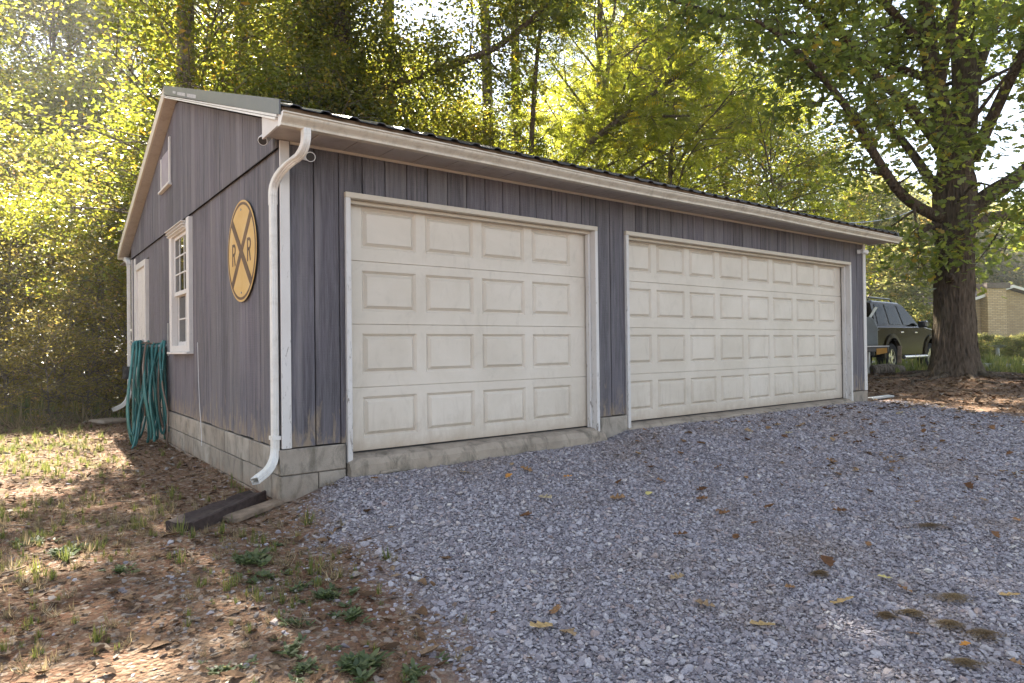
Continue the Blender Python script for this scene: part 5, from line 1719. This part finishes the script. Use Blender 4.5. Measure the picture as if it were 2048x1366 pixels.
WEEDS = [(505, 1125, 0, 1.1, 'largest patch of low green weeds on the clay in front of the splash trough'),
         (520, 1160, 1, 1.0, 'green weed patch with grey rounded leaves just below the largest weed patch'),
         (600, 1180, 2, 1.0, 'small green weed patch where the clay meets the gravel'),
         (655, 1190, 1, 1.05, 'green weed patch at the gravel edge right of the clay strip'),
         (690, 1235, 1, 1.0, 'spreading green weed patch among mixed brown and grey stones'),
         (580, 1250, 2, 0.9, 'sparse weed patch among brown pebbles'),
         (585, 1305, 2, 1.0, 'weed rosette low in the pebbly clay'),
         (720, 1340, 0, 1.0, 'broad green weed patch at the lower edge of the pebbles'),
         (820, 1350, 2, 1.1, 'weed sprig beside the gravel at the lower edge'),
         (440, 1345, 2, 0.8, 'single weed rosette with pointed leaves on bare clay'),
         (250, 1140, 1, 0.8, 'flat weed patch among grass on the left clay'),
         (130, 1110, 0, 0.9, 'flat mat of weeds in the shaded grass at the left'),
         (60, 1090, 1, 1.0, 'leafy weed patch at the left border of the yard'),
         (620, 1340, 1, 0.8, 'thin weed patch between pebbles near the gravel'),
         (560, 1090, 2, 0.7, 'small weed beside the board end under the gravel corner')]
for i, (u, v, k_, sc, lb) in enumerate(WEEDS):
    x, y, z = onground(u, v)
    o = link('weed', weeds[k_])
    tag(o, lb, 'weed', 'low green weeds in the clay')
    o.location = (x, y, z - 0.004); o.rotation_euler = (0, 0, i * 1.7); o.scale = (sc * 0.85, sc * 0.85, sc * 0.6)

# fallen oak leaves, each lying by itself
def oakleaf(seed, m):
    r_ = random.Random(seed)
    V, Fc = T_OAK
    bend, curl = r_.uniform(0.15, 0.55), r_.uniform(0.25, 0.9)
    vs = []
    for x, y, z in V:
        x2 = x * r_.uniform(0.85, 1.2); y2 = y - 0.5
        vs.append((x2, y2, curl * abs(x2) ** 1.3 * 1.3 + bend * y2 * y2 - 0.02 + r_.uniform(-0.02, 0.02)))
    me = bpy.data.meshes.new('fallen_leaf'); me.from_pydata(vs, [], [tuple(dict.fromkeys(f)) for f in Fc])
    me.materials.append(m)
    return me
M_OAKDRY = litter_mat('dry_oak_leaf', [(0.0, (0.12, 0.055, 0.025)), (0.4, (0.23, 0.115, 0.05)), (0.7, (0.30, 0.17, 0.08)), (0.95, (0.36, 0.25, 0.14)), (1.0, (0.42, 0.36, 0.22))])
M_LEAFTAN = plain('tan_leaf', (0.40, 0.27, 0.12), 0.8, 0.2, 0, 0.3, 30)
M_LEAFYEL = plain('yellow_leaf', (0.52, 0.43, 0.16), 0.8, 0.2, 0, 0.2, 30)
M_LEAFORG = plain('orange_leaf', (0.45, 0.20, 0.045), 0.8, 0.2, 0, 0.25, 30)
oakm = [oakleaf(i, M_OAKDRY) for i in range(7)]
tanm, yelm, orgm = oakleaf(31, M_LEAFTAN), oakleaf(32, M_LEAFYEL), oakleaf(33, M_LEAFORG)
NAMED = [(1083, 1258, tanm, 0.15, 'lobed tan oak leaf lying flat at the lower left of the gravel'),
         (1135, 1276, oakm[1], 0.13, 'curled reddish brown oak leaf just right of the tan leaf low on the gravel'),
         (1525, 1255, tanm, 0.14, 'lobed light brown oak leaf low in the middle of the gravel'),
         (1297, 991, yelm, 0.12, 'pale yellow leaf lying on the gravel before the double door'),
         (1685, 1208, tanm, 0.16, 'large tan oak leaf on the gravel left of the moss clumps'),
         (1017, 957, orgm, 0.11, 'orange brown leaf on the gravel before the single door'),
         (1135, 958, orgm, 0.10, 'orange leaf right of another orange leaf before the single door'),
         (930, 948, tanm, 0.10, 'small tan leaf on the gravel nearest the single door'),
         (1355, 1162, oakm[2], 0.10, 'reddish brown leaf standing on its edge in the middle of the gravel'),
         (1930, 1297, orgm, 0.07, 'small bright orange leaf below the dark moss clumps'),
         (1830, 1275, oakm[4], 0.10, 'dark red brown leaf beside the dark moss clumps'),
         (1655, 1133, oakm[0], 0.16, 'long brown oak leaf on the right half of the gravel'),
         (2020, 1195, tanm, 0.11, 'curled beige leaf at the right border of the gravel'),
         (1770, 1160, yelm, 0.09, 'beige split leaf on the gravel above the moss clumps'),
         (1090, 1000, oakm[3], 0.13, 'dark brown curled oak leaf on the gravel below the orange leaves')]
rf = random.Random(77)
spots = []
for u, v, m, sz_, lb in NAMED:
    x, y, z = onground(u, v)
    o = link('fallen_leaf', m)
    tag(o, lb, 'leaf', 'fallen oak leaves on the gravel')
    o.location = (x, y, z + 0.016); o.scale = (sz_ * 0.88,) * 3
    o.rotation_euler = (rf.uniform(-0.25, 0.25), rf.uniform(-0.25, 0.25), rf.uniform(0, 6.28))
n_ = 0
while n_ < 150:
    y = rf.uniform(-4.9, -0.15); x = rf.uniform(0.3, 10.2)
    if not (gravel_mask(np.array([x]), np.array([y]))[0] > 0.4 and inview(np.array([x]), np.array([y]), 0.0)[0]):
        continue
    if rf.random() > 0.22 + 0.7 * min(1, max(0, (x - 2) / 5)) or (camdist(x, y) < 3.2 and rf.random() < 0.6):
        continue
    o = link('fallen_leaf', oakm[rf.randrange(7)])
    tag(o, 'dry brown oak leaf lying among others scattered on the grey gravel', 'leaf', 'fallen oak leaves on the gravel')
    sz_ = rf.uniform(0.05, 0.12)
    o.location = (x, y, float(ground_z(np.array([x]), np.array([y]))[0]) + 0.016); o.scale = (sz_,) * 3
    o.rotation_euler = (rf.uniform(-0.4, 0.4), rf.uniform(-0.4, 0.4), rf.uniform(0, 6.28))
    n_ += 1

# clumps of dead moss and needles on the gravel, low at the right
M_MOSS = litter_mat('dead_moss', [(0.0, (0.17, 0.11, 0.055)), (0.5, (0.21, 0.14, 0.07)), (1.0, (0.25, 0.175, 0.09))])
def moss(seed, w, l, h):
    r = np.random.default_rng(seed)
    mb = MB()
    n, m = 14, 5
    vs = [(0, 0, h)]
    for j in range(1, m + 1):
        for i in range(n):
            a = 2 * math.pi * i / n
            rr = j / m
            k_ = 1 + 0.20 * math.sin(3 * a + seed) + 0.14 * math.sin(7 * a + 2 * seed) + r.uniform(-0.18, 0.18)
            vs.append((math.cos(a) * rr * l / 2 * k_, math.sin(a) * rr * w / 2 * k_, h * (1 - rr ** 2.2) * r.uniform(0.75, 1.15) - 0.006 * (j == m)))
    fs = [(0, 1 + i, 1 + (i + 1) % n) for i in range(n)]
    for j in range(m - 1):
        for i in range(n):
            a, b = 1 + j * n + i, 1 + j * n + (i + 1) % n
            fs.append((a, a + n, b + n, b))
    if h > 0.02:
        mb.add(vs, fs)
    N_ = 900
    a = r.uniform(0, 6.28, N_); q_ = np.minimum(np.abs(r.normal(0, 0.62, N_)), 1.9) * (1 + 0.25 * np.sin(3 * a + seed) + 0.15 * np.sin(5 * a + 2 * seed))
    for i in range(N_):
        x, y = math.cos(a[i]) * q_[i] * l / 2, math.sin(a[i]) * q_[i] * w / 2
        z = h * max(0, 1 - q_[i] ** 2.2) * r.uniform(0.2, 1.1) + 0.004
        b = r.normal(0, 0.8)
        L = r.uniform(0.008, 0.026)
        dx, dy, dz = math.cos(b) * L, math.sin(b) * L, r.uniform(-0.004, 0.008)
        mb.add([(x - dx, y - dy, z), (x - dy * 0.05, y + dx * 0.05, z + 0.0035), (x + dx, y + dy, z + dz), (x + dy * 0.05, y - dx * 0.05, z + 0.0035)], [(0, 1, 2, 3)])
    me = bpy.data.meshes.new('moss_clump'); me.from_pydata(mb.v, [], mb.f); me.materials.append(M_MOSS)
    return me
for i, (u, v, w, l, lb) in enumerate([(1908, 1200, 0.12, 0.20, 'wide low clump of dry brown needles, upper of the right group on the gravel'),
                                  (1967, 1274, 0.10, 0.155, 'thick dark brown moss clump furthest right on the gravel'),
                                  (1900, 1254, 0.085, 0.13, 'dark moss clump between the thick one and the small ones'),
                                  (1772, 1237, 0.075, 0.075, 'small round mossy clump, leftmost of the right group'),
                                  (1822, 1232, 0.075, 0.13, 'thin patchy moss clump beside the small round one'),
                                  (1640, 1152, 0.07, 0.10, 'small mossy clump under a long brown oak leaf'),
                                  (1860, 1056, 0.16, 0.32, 'loose heap of dry pine needles on the far right gravel'),
                                  (1930, 1332, 0.06, 0.11, 'faint mossy clump at the lower right of the gravel')]):
    x, y, z = onground(u, v)
    o = link('moss_clump', moss(i, w, l, 0.015))
    tag(o, lb, 'moss clump', 'clumps of dead moss on the gravel')
    o.location = (x, y, z + 0.008); o.rotation_euler = (0, 0, yaw * -1 + rf.uniform(-0.3, 0.3))
x, y, z = onground(775, 945)
o = slab_on_ground((x - 0.08, y), (x + 0.10, y + 0.02), 0.10, 0.015, 0.008).build('concrete_chip', M_SLAB, bevel=0.006)
tag(o, 'flat pale concrete chip in the gravel below the left end of the single door', 'concrete chip')

# ------------------------------------------------------------------ beyond the oak
def at(u, v, D):
    return CAM + (F + R2 * ((u - 1024) / 1328.66) - U2 * ((v - 683) / 1328.66)) * D

# dark SUV parked past the garage, nose to the right and away
SUV = thing('parked_suv', 'dark brown glossy SUV with roof rack parked beyond the garage corner', 'car', (16.05, 3.40, float(gz(16.9, 3.3)) - 0.03), R(4))
SUV.scale = (1.07, 1.07, 1.07)
HW = 0.90
def arch(cx, r, z0, n=10):
    return [(cx + r * math.cos(math.pi * i / n), z0 + r * math.sin(math.pi * i / n)) for i in range(n + 1)]
zs_ = 0.44
pr_ = [(3.62, 0.50), (3.68, 0.72), (3.62, 0.98), (3.35, 1.06), (2.15, 1.16), (1.2, 1.145), (-0.9, 1.13), (-0.96, 0.85), (-0.98, 0.52)]
low = [(-0.50, zs_)] + [(x, z) for x, z in reversed(arch(0, 0.46, 0.40))] + [(0.52, zs_), (2.18, zs_)] + [(x, z) for x, z in reversed(arch(2.70, 0.46, 0.40))] + [(3.22, zs_)]
poly = [(x, z) for x, z in low] + pr_
mb = MB()
mb.prism([(x, -HW, z) for x, z in poly], (0, 2 * HW, 0))
mb.build('body', M_CAR, SUV, bevel=0.035)
def cab_y(z):
    return 0.875 - (z - 1.12) * (0.875 - 0.69) / (1.74 - 1.12)
sidep = [(-0.92, 1.12), (2.10, 1.12), (1.28, 1.70), (1.05, 1.745), (-0.62, 1.745), (-0.80, 1.68)]
vs = []
for sg in (-1, 1):
    vs += [(x, sg * cab_y(z), z) for x, z in sidep]
n = len(sidep)
fs = [tuple(range(n - 1, -1, -1)), tuple(range(n, 2 * n))] + [(i, (i + 1) % n, n + (i + 1) % n, n + i) for i in range(n)]
mb = MB().add(vs, fs)
mb.build('cabin', M_CAR, SUV, bevel=0.03)
for sg in (-1, 1):
    for nm, q_ in (('quarter_window', [(-0.74, 1.19), (-0.14, 1.19), (-0.10, 1.66), (-0.58, 1.66)]), ('rear_door_window', [(-0.02, 1.19), (0.74, 1.19), (0.68, 1.67), (0.02, 1.67)]), ('front_door_window', [(0.86, 1.19), (1.86, 1.17), (1.26, 1.64), (0.80, 1.67)])):
        m = MB()
        m.prism([(x, sg * (cab_y(z) + 0.004), z) for x, z in q_], (0, sg * 0.008, 0))
        m.build(nm, M_CARGLASS, SUV)
    for cx in (0, 2.70):
        ring = arch(cx, 0.47, 0.40, 14); ring2 = arch(cx, 0.56, 0.40, 14)
        vs, fs = [], []
        for (a, b), (c_, d) in zip(ring, ring2):
            vs += [(a, sg * (HW - 0.01), b), (a, sg * (HW + 0.045), b), (c_, sg * (HW + 0.03), d), (c_, sg * (HW - 0.01), d)]
        for i in range(14):
            for k in range(4):
                k2 = (k + 1) % 4
                fs.append((i * 4 + k, i * 4 + k2, i * 4 + 4 + k2, i * 4 + 4 + k))
        MB().add(vs, fs).build('fender_flare', M_CAR, SUV)
        W_ = MB()
        prof_ = [(0.24, -0.11), (0.33, -0.125), (0.365, -0.09), (0.372, 0.0), (0.365, 0.09), (0.33, 0.125), (0.24, 0.11)]
        vs, fs = [], []
        N_ = 28
        for i in range(N_):
            a = 2 * math.pi * i / N_
            for r_, y in prof_:
                vs.append((cx + r_ * math.cos(a), sg * 0.79 + y, 0.37 + r_ * math.sin(a)))
        k_ = len(prof_)
        for i in range(N_):
            for k in range(k_ - 1):
                i2 = (i + 1) % N_
                fs.append((i * k_ + k, i * k_ + k + 1, i2 * k_ + k + 1, i2 * k_ + k))
        WH = MB().add(vs, fs).build('wheel', M_TYRE, SUV)
        m = MB()
        for i in range(6):
            a = 2 * math.pi * i / 6 + 0.3
            ca, sa = math.cos(a), math.sin(a)
            p = []
            for r_, w_ in ((0.04, 0.035), (0.23, 0.05)):
                for e in (-1, 1):
                    p.append((cx + r_ * ca - e * w_ * sa, sg * 0.87, 0.37 + r_ * sa + e * w_ * ca))
            m.prism([p[0], p[1], p[3], p[2]], (0, -sg * 0.03, 0))
        m.tube([(cx, sg * 0.84, 0.37), (cx, sg * 0.885, 0.37)], 0.06, 12)
        vs, fs = [], []
        for i in range(N_):
            a = 2 * math.pi * i / N_
            for r_, y in ((0.215, 0.84), (0.215, 0.885), (0.245, 0.89), (0.245, 0.84)):
                vs.append((cx + r_ * math.cos(a), sg * y, 0.37 + r_ * math.sin(a)))
        for i in range(N_):
            i2 = (i + 1) % N_
            for k in range(4):
                k2 = (k + 1) % 4
                fs.append((i * 4 + k, i * 4 + k2, i2 * 4 + k2, i2 * 4 + k))
        m.add(vs, fs)
        m.build('rim', M_CHROME, WH)
        MB().tube([(cx, sg * 0.80, 0.37), (cx, sg * 0.82, 0.37)], 0.235, 20).build('brake_disc', M_BLACKP, WH)
    MB().box(1.72, 1.92, min(sg * 0.90, sg * 1.10), max(sg * 0.90, sg * 1.10), 1.13, 1.30).build('mirror', M_BLACKP, SUV, bevel=0.03)
    MB().box(0.55, 0.72, min(sg * 0.895, sg * 0.925), max(sg * 0.895, sg * 0.925), 0.985, 1.02).build('door_handle', M_CHROME, SUV, bevel=0.008)
    MB().box(1.50, 1.67, min(sg * 0.895, sg * 0.925), max(sg * 0.895, sg * 0.925), 0.985, 1.02).build('door_handle', M_CHROME, SUV, bevel=0.008)
    MB().tube([(0.56, sg * 0.96, 0.40), (2.14, sg * 0.96, 0.40)], 0.045, 10).build('side_step', M_CHROME, SUV)
    MB().tube([(-0.5, sg * 0.56, 1.76), (-0.46, sg * 0.56, 1.83), (0.85, sg * 0.56, 1.83), (0.95, sg * 0.56, 1.76)], 0.022, 8).build('roof_rail', M_BLACKP, SUV)
    MB().box(3.60, 3.66, min(sg * 0.5, sg * 0.86), max(sg * 0.5, sg * 0.86), 0.80, 0.96).build('headlight', M_WHITEP, SUV)
    MB().box(-0.985, -0.95, min(sg * 0.62, sg * 0.88), max(sg * 0.62, sg * 0.88), 0.80, 1.10).build('tail_light', plain('red_lamp', (0.30, 0.02, 0.015), 0.3), SUV)
m = MB().prism([(2.07, -0.80, 1.145), (2.07, 0.80, 1.145), (1.30, 0.66, 1.70), (1.30, -0.66, 1.70)], (0.012, 0, 0.014))
m.build('windscreen', M_CARGLASS, SUV)
MB().box(-1.06, -0.97, -0.88, 0.88, 0.45, 0.66).build('bumper', M_BLACKP, SUV, bevel=0.03)
MB().box(3.66, 3.74, -0.88, 0.88, 0.45, 0.68).build('bumper', M_BLACKP, SUV, bevel=0.03)

# grey box trailer between the garage and the SUV
TX, TY = 14.02, 1.86
TZ = float(gz(TX - 0.8, TY + 0.8))
TR = thing('box_trailer', 'grey box trailer with dark step and amber panel at the right garage corner', 'trailer', (TX, TY, 0), R(-37.2))
MB().prism([(-2.2, 0, 0.80), (0.02, 0, 0.80), (0.02, 0, 1.20), (-0.07, 0, 1.40), (-0.13, 0, 1.45), (-2.2, 0, 1.45)], (0, 1.3, 0)).build('box', M_GREYP, TR, bevel=0.02)
MB().box(-2.21, 0.035, -0.012, 1.312, 1.145, 1.165).build('seam_rail', M_GREYP, TR)
MB().box(-2.3, 0.02, -0.42, 1.30, 0.66, 0.775).build('frame', M_BLACKP, TR, bevel=0.012)
MB().box(-2.3, 0.025, -0.425, -0.36, 0.776, 0.80).build('step_edge', M_STEEL, TR)
MB().prism([(-0.26, -0.43, 0.60), (-0.03, -0.43, 0.64), (-0.03, -0.43, 0.755), (-0.26, -0.43, 0.735)], (0, 0.012, 0)).build('amber_panel', M_AMBER, TR)
for y in (0.0, 1.2):
    W_ = MB().tube([(-1.2, y - 0.08, TZ + 0.30), (-1.2, y + 0.08, TZ + 0.30)], 0.30, 20).build('wheel', M_TYRE, TR)
    MB().tube([(-1.2, y - 0.09, TZ + 0.30), (-1.2, y + 0.09, TZ + 0.30)], 0.16, 16).build('rim', M_STEEL, W_)
MB().tube([(-0.05, 0.3, 0.66), (-0.05, 0.3, TZ)], 0.035, 8).build('jack_stand', M_STEEL, TR)
pp = at(1752, 615, 15.6)
o = MB().tube([at(1728, 654, 15.45), pp], 0.028, 8).build('pole', M_WHITEP)
tag(o, 'white pole leaning out of the grey trailer in front of the SUV window', 'pole')
b = at(1798, 735, 16.5)
o = MB().box(-0.055, 0.055, -0.045, 0.045, -0.15, 0.66).build('wooden_post', M_OLDWOOD, bevel=0.01)
o.location = (b.x, b.y, float(gz(b.x, b.y))); o.rotation_euler = (R(2), R(2), R(20))
tag(o, 'short weathered wooden post standing before the SUV', 'post')
lx, ly = at(1775, 748, 15.2).x, at(1775, 748, 15.2).y
o = MB().tube([(-0.35, 0.06, 0.10), (0, 0, 0.12), (0.36, -0.05, 0.09)], [0.12, 0.13, 0.11], 12).build('log', M_BARK2, smooth=False)
o.location = (lx, ly, float(gz(lx, ly)) - 0.02); o.rotation_euler = (0, 0, R(-25))
tag(o, 'dark short log lying on the dirt below the SUV wheel', 'log')

# tan brick house far behind the oak
t = MT('tan_brick', 0.9, 0.15)
br = t.n('ShaderNodeTexBrick')
br.inputs['Scale'].default_value = 1.0
br.inputs['Brick Width'].default_value = 0.30; br.inputs['Row Height'].default_value = 0.10; br.inputs['Mortar Size'].default_value = 0.014
br.inputs['Color1'].default_value = (0.46, 0.34, 0.20, 1); br.inputs['Color2'].default_value = (0.36, 0.25, 0.14, 1); br.inputs['Mortar'].default_value = (0.24, 0.20, 0.15, 1)
tc = t.n('ShaderNodeTexCoord'); sp = t.n('ShaderNodeSeparateXYZ'); cb = t.n('ShaderNodeCombineXYZ')
t.l(tc.outputs['Object'], sp.inputs[0])
t.l(t.math('ADD', sp.outputs['X'], sp.outputs['Y']), cb.inputs[0]); t.l(sp.outputs['Z'], cb.inputs[1]); t.l(cb.outputs[0], br.inputs['Vector'])
t.col(br.outputs['Color']); t.bump(br.outputs['Fac'], -0.4, 0.01)
M_HBRICK = t.m
M_HROOF = plain('house_shingle', (0.16, 0.13, 0.115), 0.9, 0.1, 0, 0.3, 3)
HB = Vector((45.4, 9.3, float(gz(45.4, 9.3)) - 0.1))
HS = thing('brick_house', 'low tan brick house with a broad chimney far behind the oak', 'house', HB, R(-37.2))
px_, pz_, e0, e1, sl = 1.15, 4.02, -5.2, 7.5, 0.31
zl, zr = pz_ - sl * (px_ - e0), pz_ - sl * (e1 - px_)
MB().prism([(e0, 0, -0.6), (e1, 0, -0.6), (e1, 0, zr - .12), (px_, 0, pz_ - .12), (e0, 0, zl - .12)], (0, 11, 0)).build('wall', M_HBRICK, HS)
ov = 0.5
for a, b, za, zb in ((e0 - ov, px_, zl - sl * ov, pz_), (px_, e1 + ov, pz_, zr - sl * ov)):
    MB().prism([(a, -0.4, za), (b, -0.4, zb), (b, -0.4, zb + 0.14), (a, -0.4, za + 0.14)], (0, 11.8, 0)).build('roof', M_HROOF, HS)
    MB().prism([(a, -0.44, za - 0.03), (b, -0.44, zb - 0.03), (b, -0.44, zb + 0.13), (a, -0.44, za + 0.13)], (0, 0.04, 0)).build('barge_board', M_TRIM, HS)
M_CHIM_LIT = M_HBRICK.copy(); M_CHIM_LIT.name = 'lit_chimney_brick'  # same brick as the wall, coloured lighter to paint in the chimney's different shading
for nd in M_CHIM_LIT.node_tree.nodes:
    if nd.type == 'TEX_BRICK':
        nd.inputs['Color1'].default_value = (0.56, 0.42, 0.26, 1); nd.inputs['Color2'].default_value = (0.44, 0.31, 0.18, 1)
CH = MB().box(-0.55, 0.55, -0.62, 0.30, -0.6, 3.95).build('chimney', M_CHIM_LIT, HS)
MB().box(-0.66, 0.72, -0.73, 0.42, 3.95, 4.28).build('cap', plain('dark_brick_cap', (0.14, 0.115, 0.10), 0.9, 0.1, 0, 0.25, 8), CH)
for wx_ in (3.6, 5.6):
    wn_ = MB().box(wx_ - 0.5, wx_ + 0.5, -0.03, 0.02, 1.2, 2.4).build('window', M_TRIM, HS)
    MB().box(wx_ - 0.42, wx_ + 0.42, -0.035, -0.031, 1.28, 2.32).build('pane', M_CARGLASS, wn_)

BX = at(1995, 690, 27)
BB = thing('birdbath', 'small grey birdbath among the yellow shrubs beyond the lane', 'birdbath', (BX.x, BX.y, float(gz(BX.x, BX.y))))
MB().tube([(0, 0, 0), (0, 0, 0.06), (0, 0, 0.5)], [0.16, 0.08, 0.06], 12).build('pedestal', M_STEEL, BB)
MB().tube([(0, 0, 0.5), (0, 0, 0.54), (0, 0, 0.60), (0, 0, 0.57)], [0.06, 0.26, 0.32, 0.26], 18).build('basin', M_STEEL, BB)

# shrubs, far trees
PS = Proto('s', M_LF_FAR, M_BARK2, T_LEAF, 0.11, 12, H=1.6, r0=0.03, base=0.05, Rc=0.95, nprim=22, nsec=4, ncl=3, per=22, spread=0.18, profile='round')
PF = Proto('f', M_LF_FAR, M_BARK2, T_LEAF, 0.34, 13, H=11, r0=0.2, base=0.12, Rc=4.2, nprim=40, nsec=5, ncl=4, per=18, spread=0.55, profile='round')
PG = Proto('g', M_LF_FAR, M_BARK2, T_LEAF, 0.30, 14, H=10, r0=0.18, base=0.08, Rc=3.2, nprim=40, nsec=5, ncl=4, per=18, spread=0.50, profile='column')
for i, (u, D, sc) in enumerate([(1955, 25, 0.8), (1975, 29, 1.0), (2010, 30, 0.9), (2035, 26, 0.8), (1990, 34, 1.0), (2060, 31, 1.1), (2090, 27, 1.0), (1950, 36, 1.1), (2030, 37, 1.0), (1860, 27, 1.0), (1845, 30, 1.2), (1800, 33, 1.3), (1765, 31, 1.3)]):
    p = at(u, 690, D)
    PS.place('garden_shrub', 'yellow green garden shrub on the lawn beyond the lane', 'shrub', (p.x, p.y, float(gz(p.x, p.y))), i * 1.3, sc * (0.5 if u > 1900 else 1.0), 'shrubs on the far lawn', carve=False)
FT = [(1742, 48, 1.05, PF), (1790, 60, 1.25, PG), (1838, 52, 0.95, PF), (1880, 70, 1.3, PF), (1925, 78, 1.35, PG), (1965, 72, 1.2, PF), (2005, 66, 1.1, PG), (2045, 74, 1.3, PF), (1765, 80, 1.5, PF), (1815, 85, 1.6, PG), (1860, 90, 1.6, PF), (2090, 68, 1.2, PG), (2140, 75, 1.3, PF), (1985, 92, 1.6, PF), (1940, 95, 1.65, PF), (2030, 96, 1.6, PG),
      (1690, 70, 1.1, PG), (1640, 75, 1.1, PF), (1590, 80, 1.1, PG), (2200, 80, 1.3, PF), (2280, 76, 1.3, PG), (2380, 82, 1.4, PF), (2520, 80, 1.4, PG), (2700, 70, 1.3, PF), (2950, 64, 1.3, PG), (3250, 56, 1.3, PF), (3600, 50, 1.3, PG), (4100, 44, 1.3, PF), (4800, 38, 1.3, PG), (5800, 32, 1.2, PF)]
for i, (u, D, sc, pr) in enumerate(FT):
    p = at(u, 690, D)
    PX = 'rounded' if pr is PF else 'narrow'
    pr.place('distant_tree', PX + ' pale green tree', 'tree', (p.x, p.y, float(gz(p.x, p.y)) - 0.2), i * 2.1, sc, 'distant trees beyond the lawn', carve=False)

# service wire from the roof to beyond the oak
a, b = Vector((10.6, 1.35, 3.15)), at(1905, 340, 40)
pts = [a + (b - a) * (i / 16) - Vector((0, 0, 0.9 * 4 * (i / 16) * (1 - i / 16))) for i in range(17)]
o = MB().tube(pts, 0.013, 5).build('service_wire', M_BLACKP)
tag(o, 'thin dark service wire rising from the roof towards the oak', 'wire')

# ------------------------------------------------------------------ labels that tell the alike plants apart
MARKS = [(130, 'by the left border of the picture'), (300, 'behind the rear corner of the garage'), (480, 'above the gable peak'), (640, 'above the front left roof corner'), (960, 'above the single door'), (1230, 'above the gap between the doors'),
         (1480, 'above the double door'), (1700, 'above the right end of the roof'), (1860, 'between garage and oak'), (1960, 'behind the oak trunk'), (2048, 'right of the oak trunk'), (9999, 'past the right border')]
ORD = ['nearest', 'second nearest', 'third nearest', 'fourth nearest', 'fifth nearest', 'sixth nearest', 'seventh nearest', 'eighth nearest', 'ninth nearest', 'tenth nearest', 'eleventh nearest', 'twelfth nearest', 'thirteenth nearest', 'fourteenth nearest', 'fifteenth nearest', 'sixteenth nearest']
def mark_of(o):
    d = Vector(o.location) - CAM
    f = d.dot(F)
    u = 1024 + 1328.66 * d.dot(R2) / max(f, 0.1)
    for lim, tx in MARKS:
        if u < lim:
            return tx, f
buckets = {}
for o in COL.objects:
    if o.get('group') and o.name.split('.')[0] in ('forest_tree', 'young_tree', 'shrub', 'walnut_tree', 'grove_tree', 'garden_shrub', 'distant_tree'):
        tx, f = mark_of(o)
        buckets.setdefault((o['group'], tx), []).append((f, o))
SHORT = {'tall trees of the wood behind the garage': 'high crowned tree', 'far rank of trees deep in the wood': 'large deep wood tree', 'young trees at the edge of the wood': 'leafy young tree',
         'brown green shrubs under the trees': 'brown green shrub', 'feathery trees behind the right half of the garage': 'feathery leaved tree', 'yellow green trees beyond the right half of the roof': 'yellow green round tree', 'shrubs on the far lawn': 'yellow green lawn shrub', 'distant trees beyond the lawn': 'pale distant tree'}
for (gname, tx), L in buckets.items():
    L.sort(key=lambda q_: q_[0])
    for i, (f, o) in enumerate(L):
        lead = '' if len(L) == 1 else ', ' + ORD[min(i, 15)] + ''
        o['label'] = SHORT[gname] + lead + ' ' + tx

# thin warm haze added to brighten the dark wood, one closed box round everything
HZ = MB().box(-420, 620, -420, 620, -32, 34).mesh('haze')
hm = bpy.data.materials.new('haze'); hm.use_nodes = True
hn = hm.node_tree; hn.nodes.remove(hn.nodes['Principled BSDF'])
pv = hn.nodes.new('ShaderNodeVolumePrincipled')
pv.inputs['Color'].default_value = (0.95, 0.93, 0.88, 1)
pv.inputs['Density'].default_value = 0.0010
pv.inputs['Anisotropy'].default_value = 0.45
hn.links.new(pv.outputs[0], hn.nodes['Material Output'].inputs['Volume'])
HZ.materials.append(hm)
link('haze', HZ, kind='stuff')
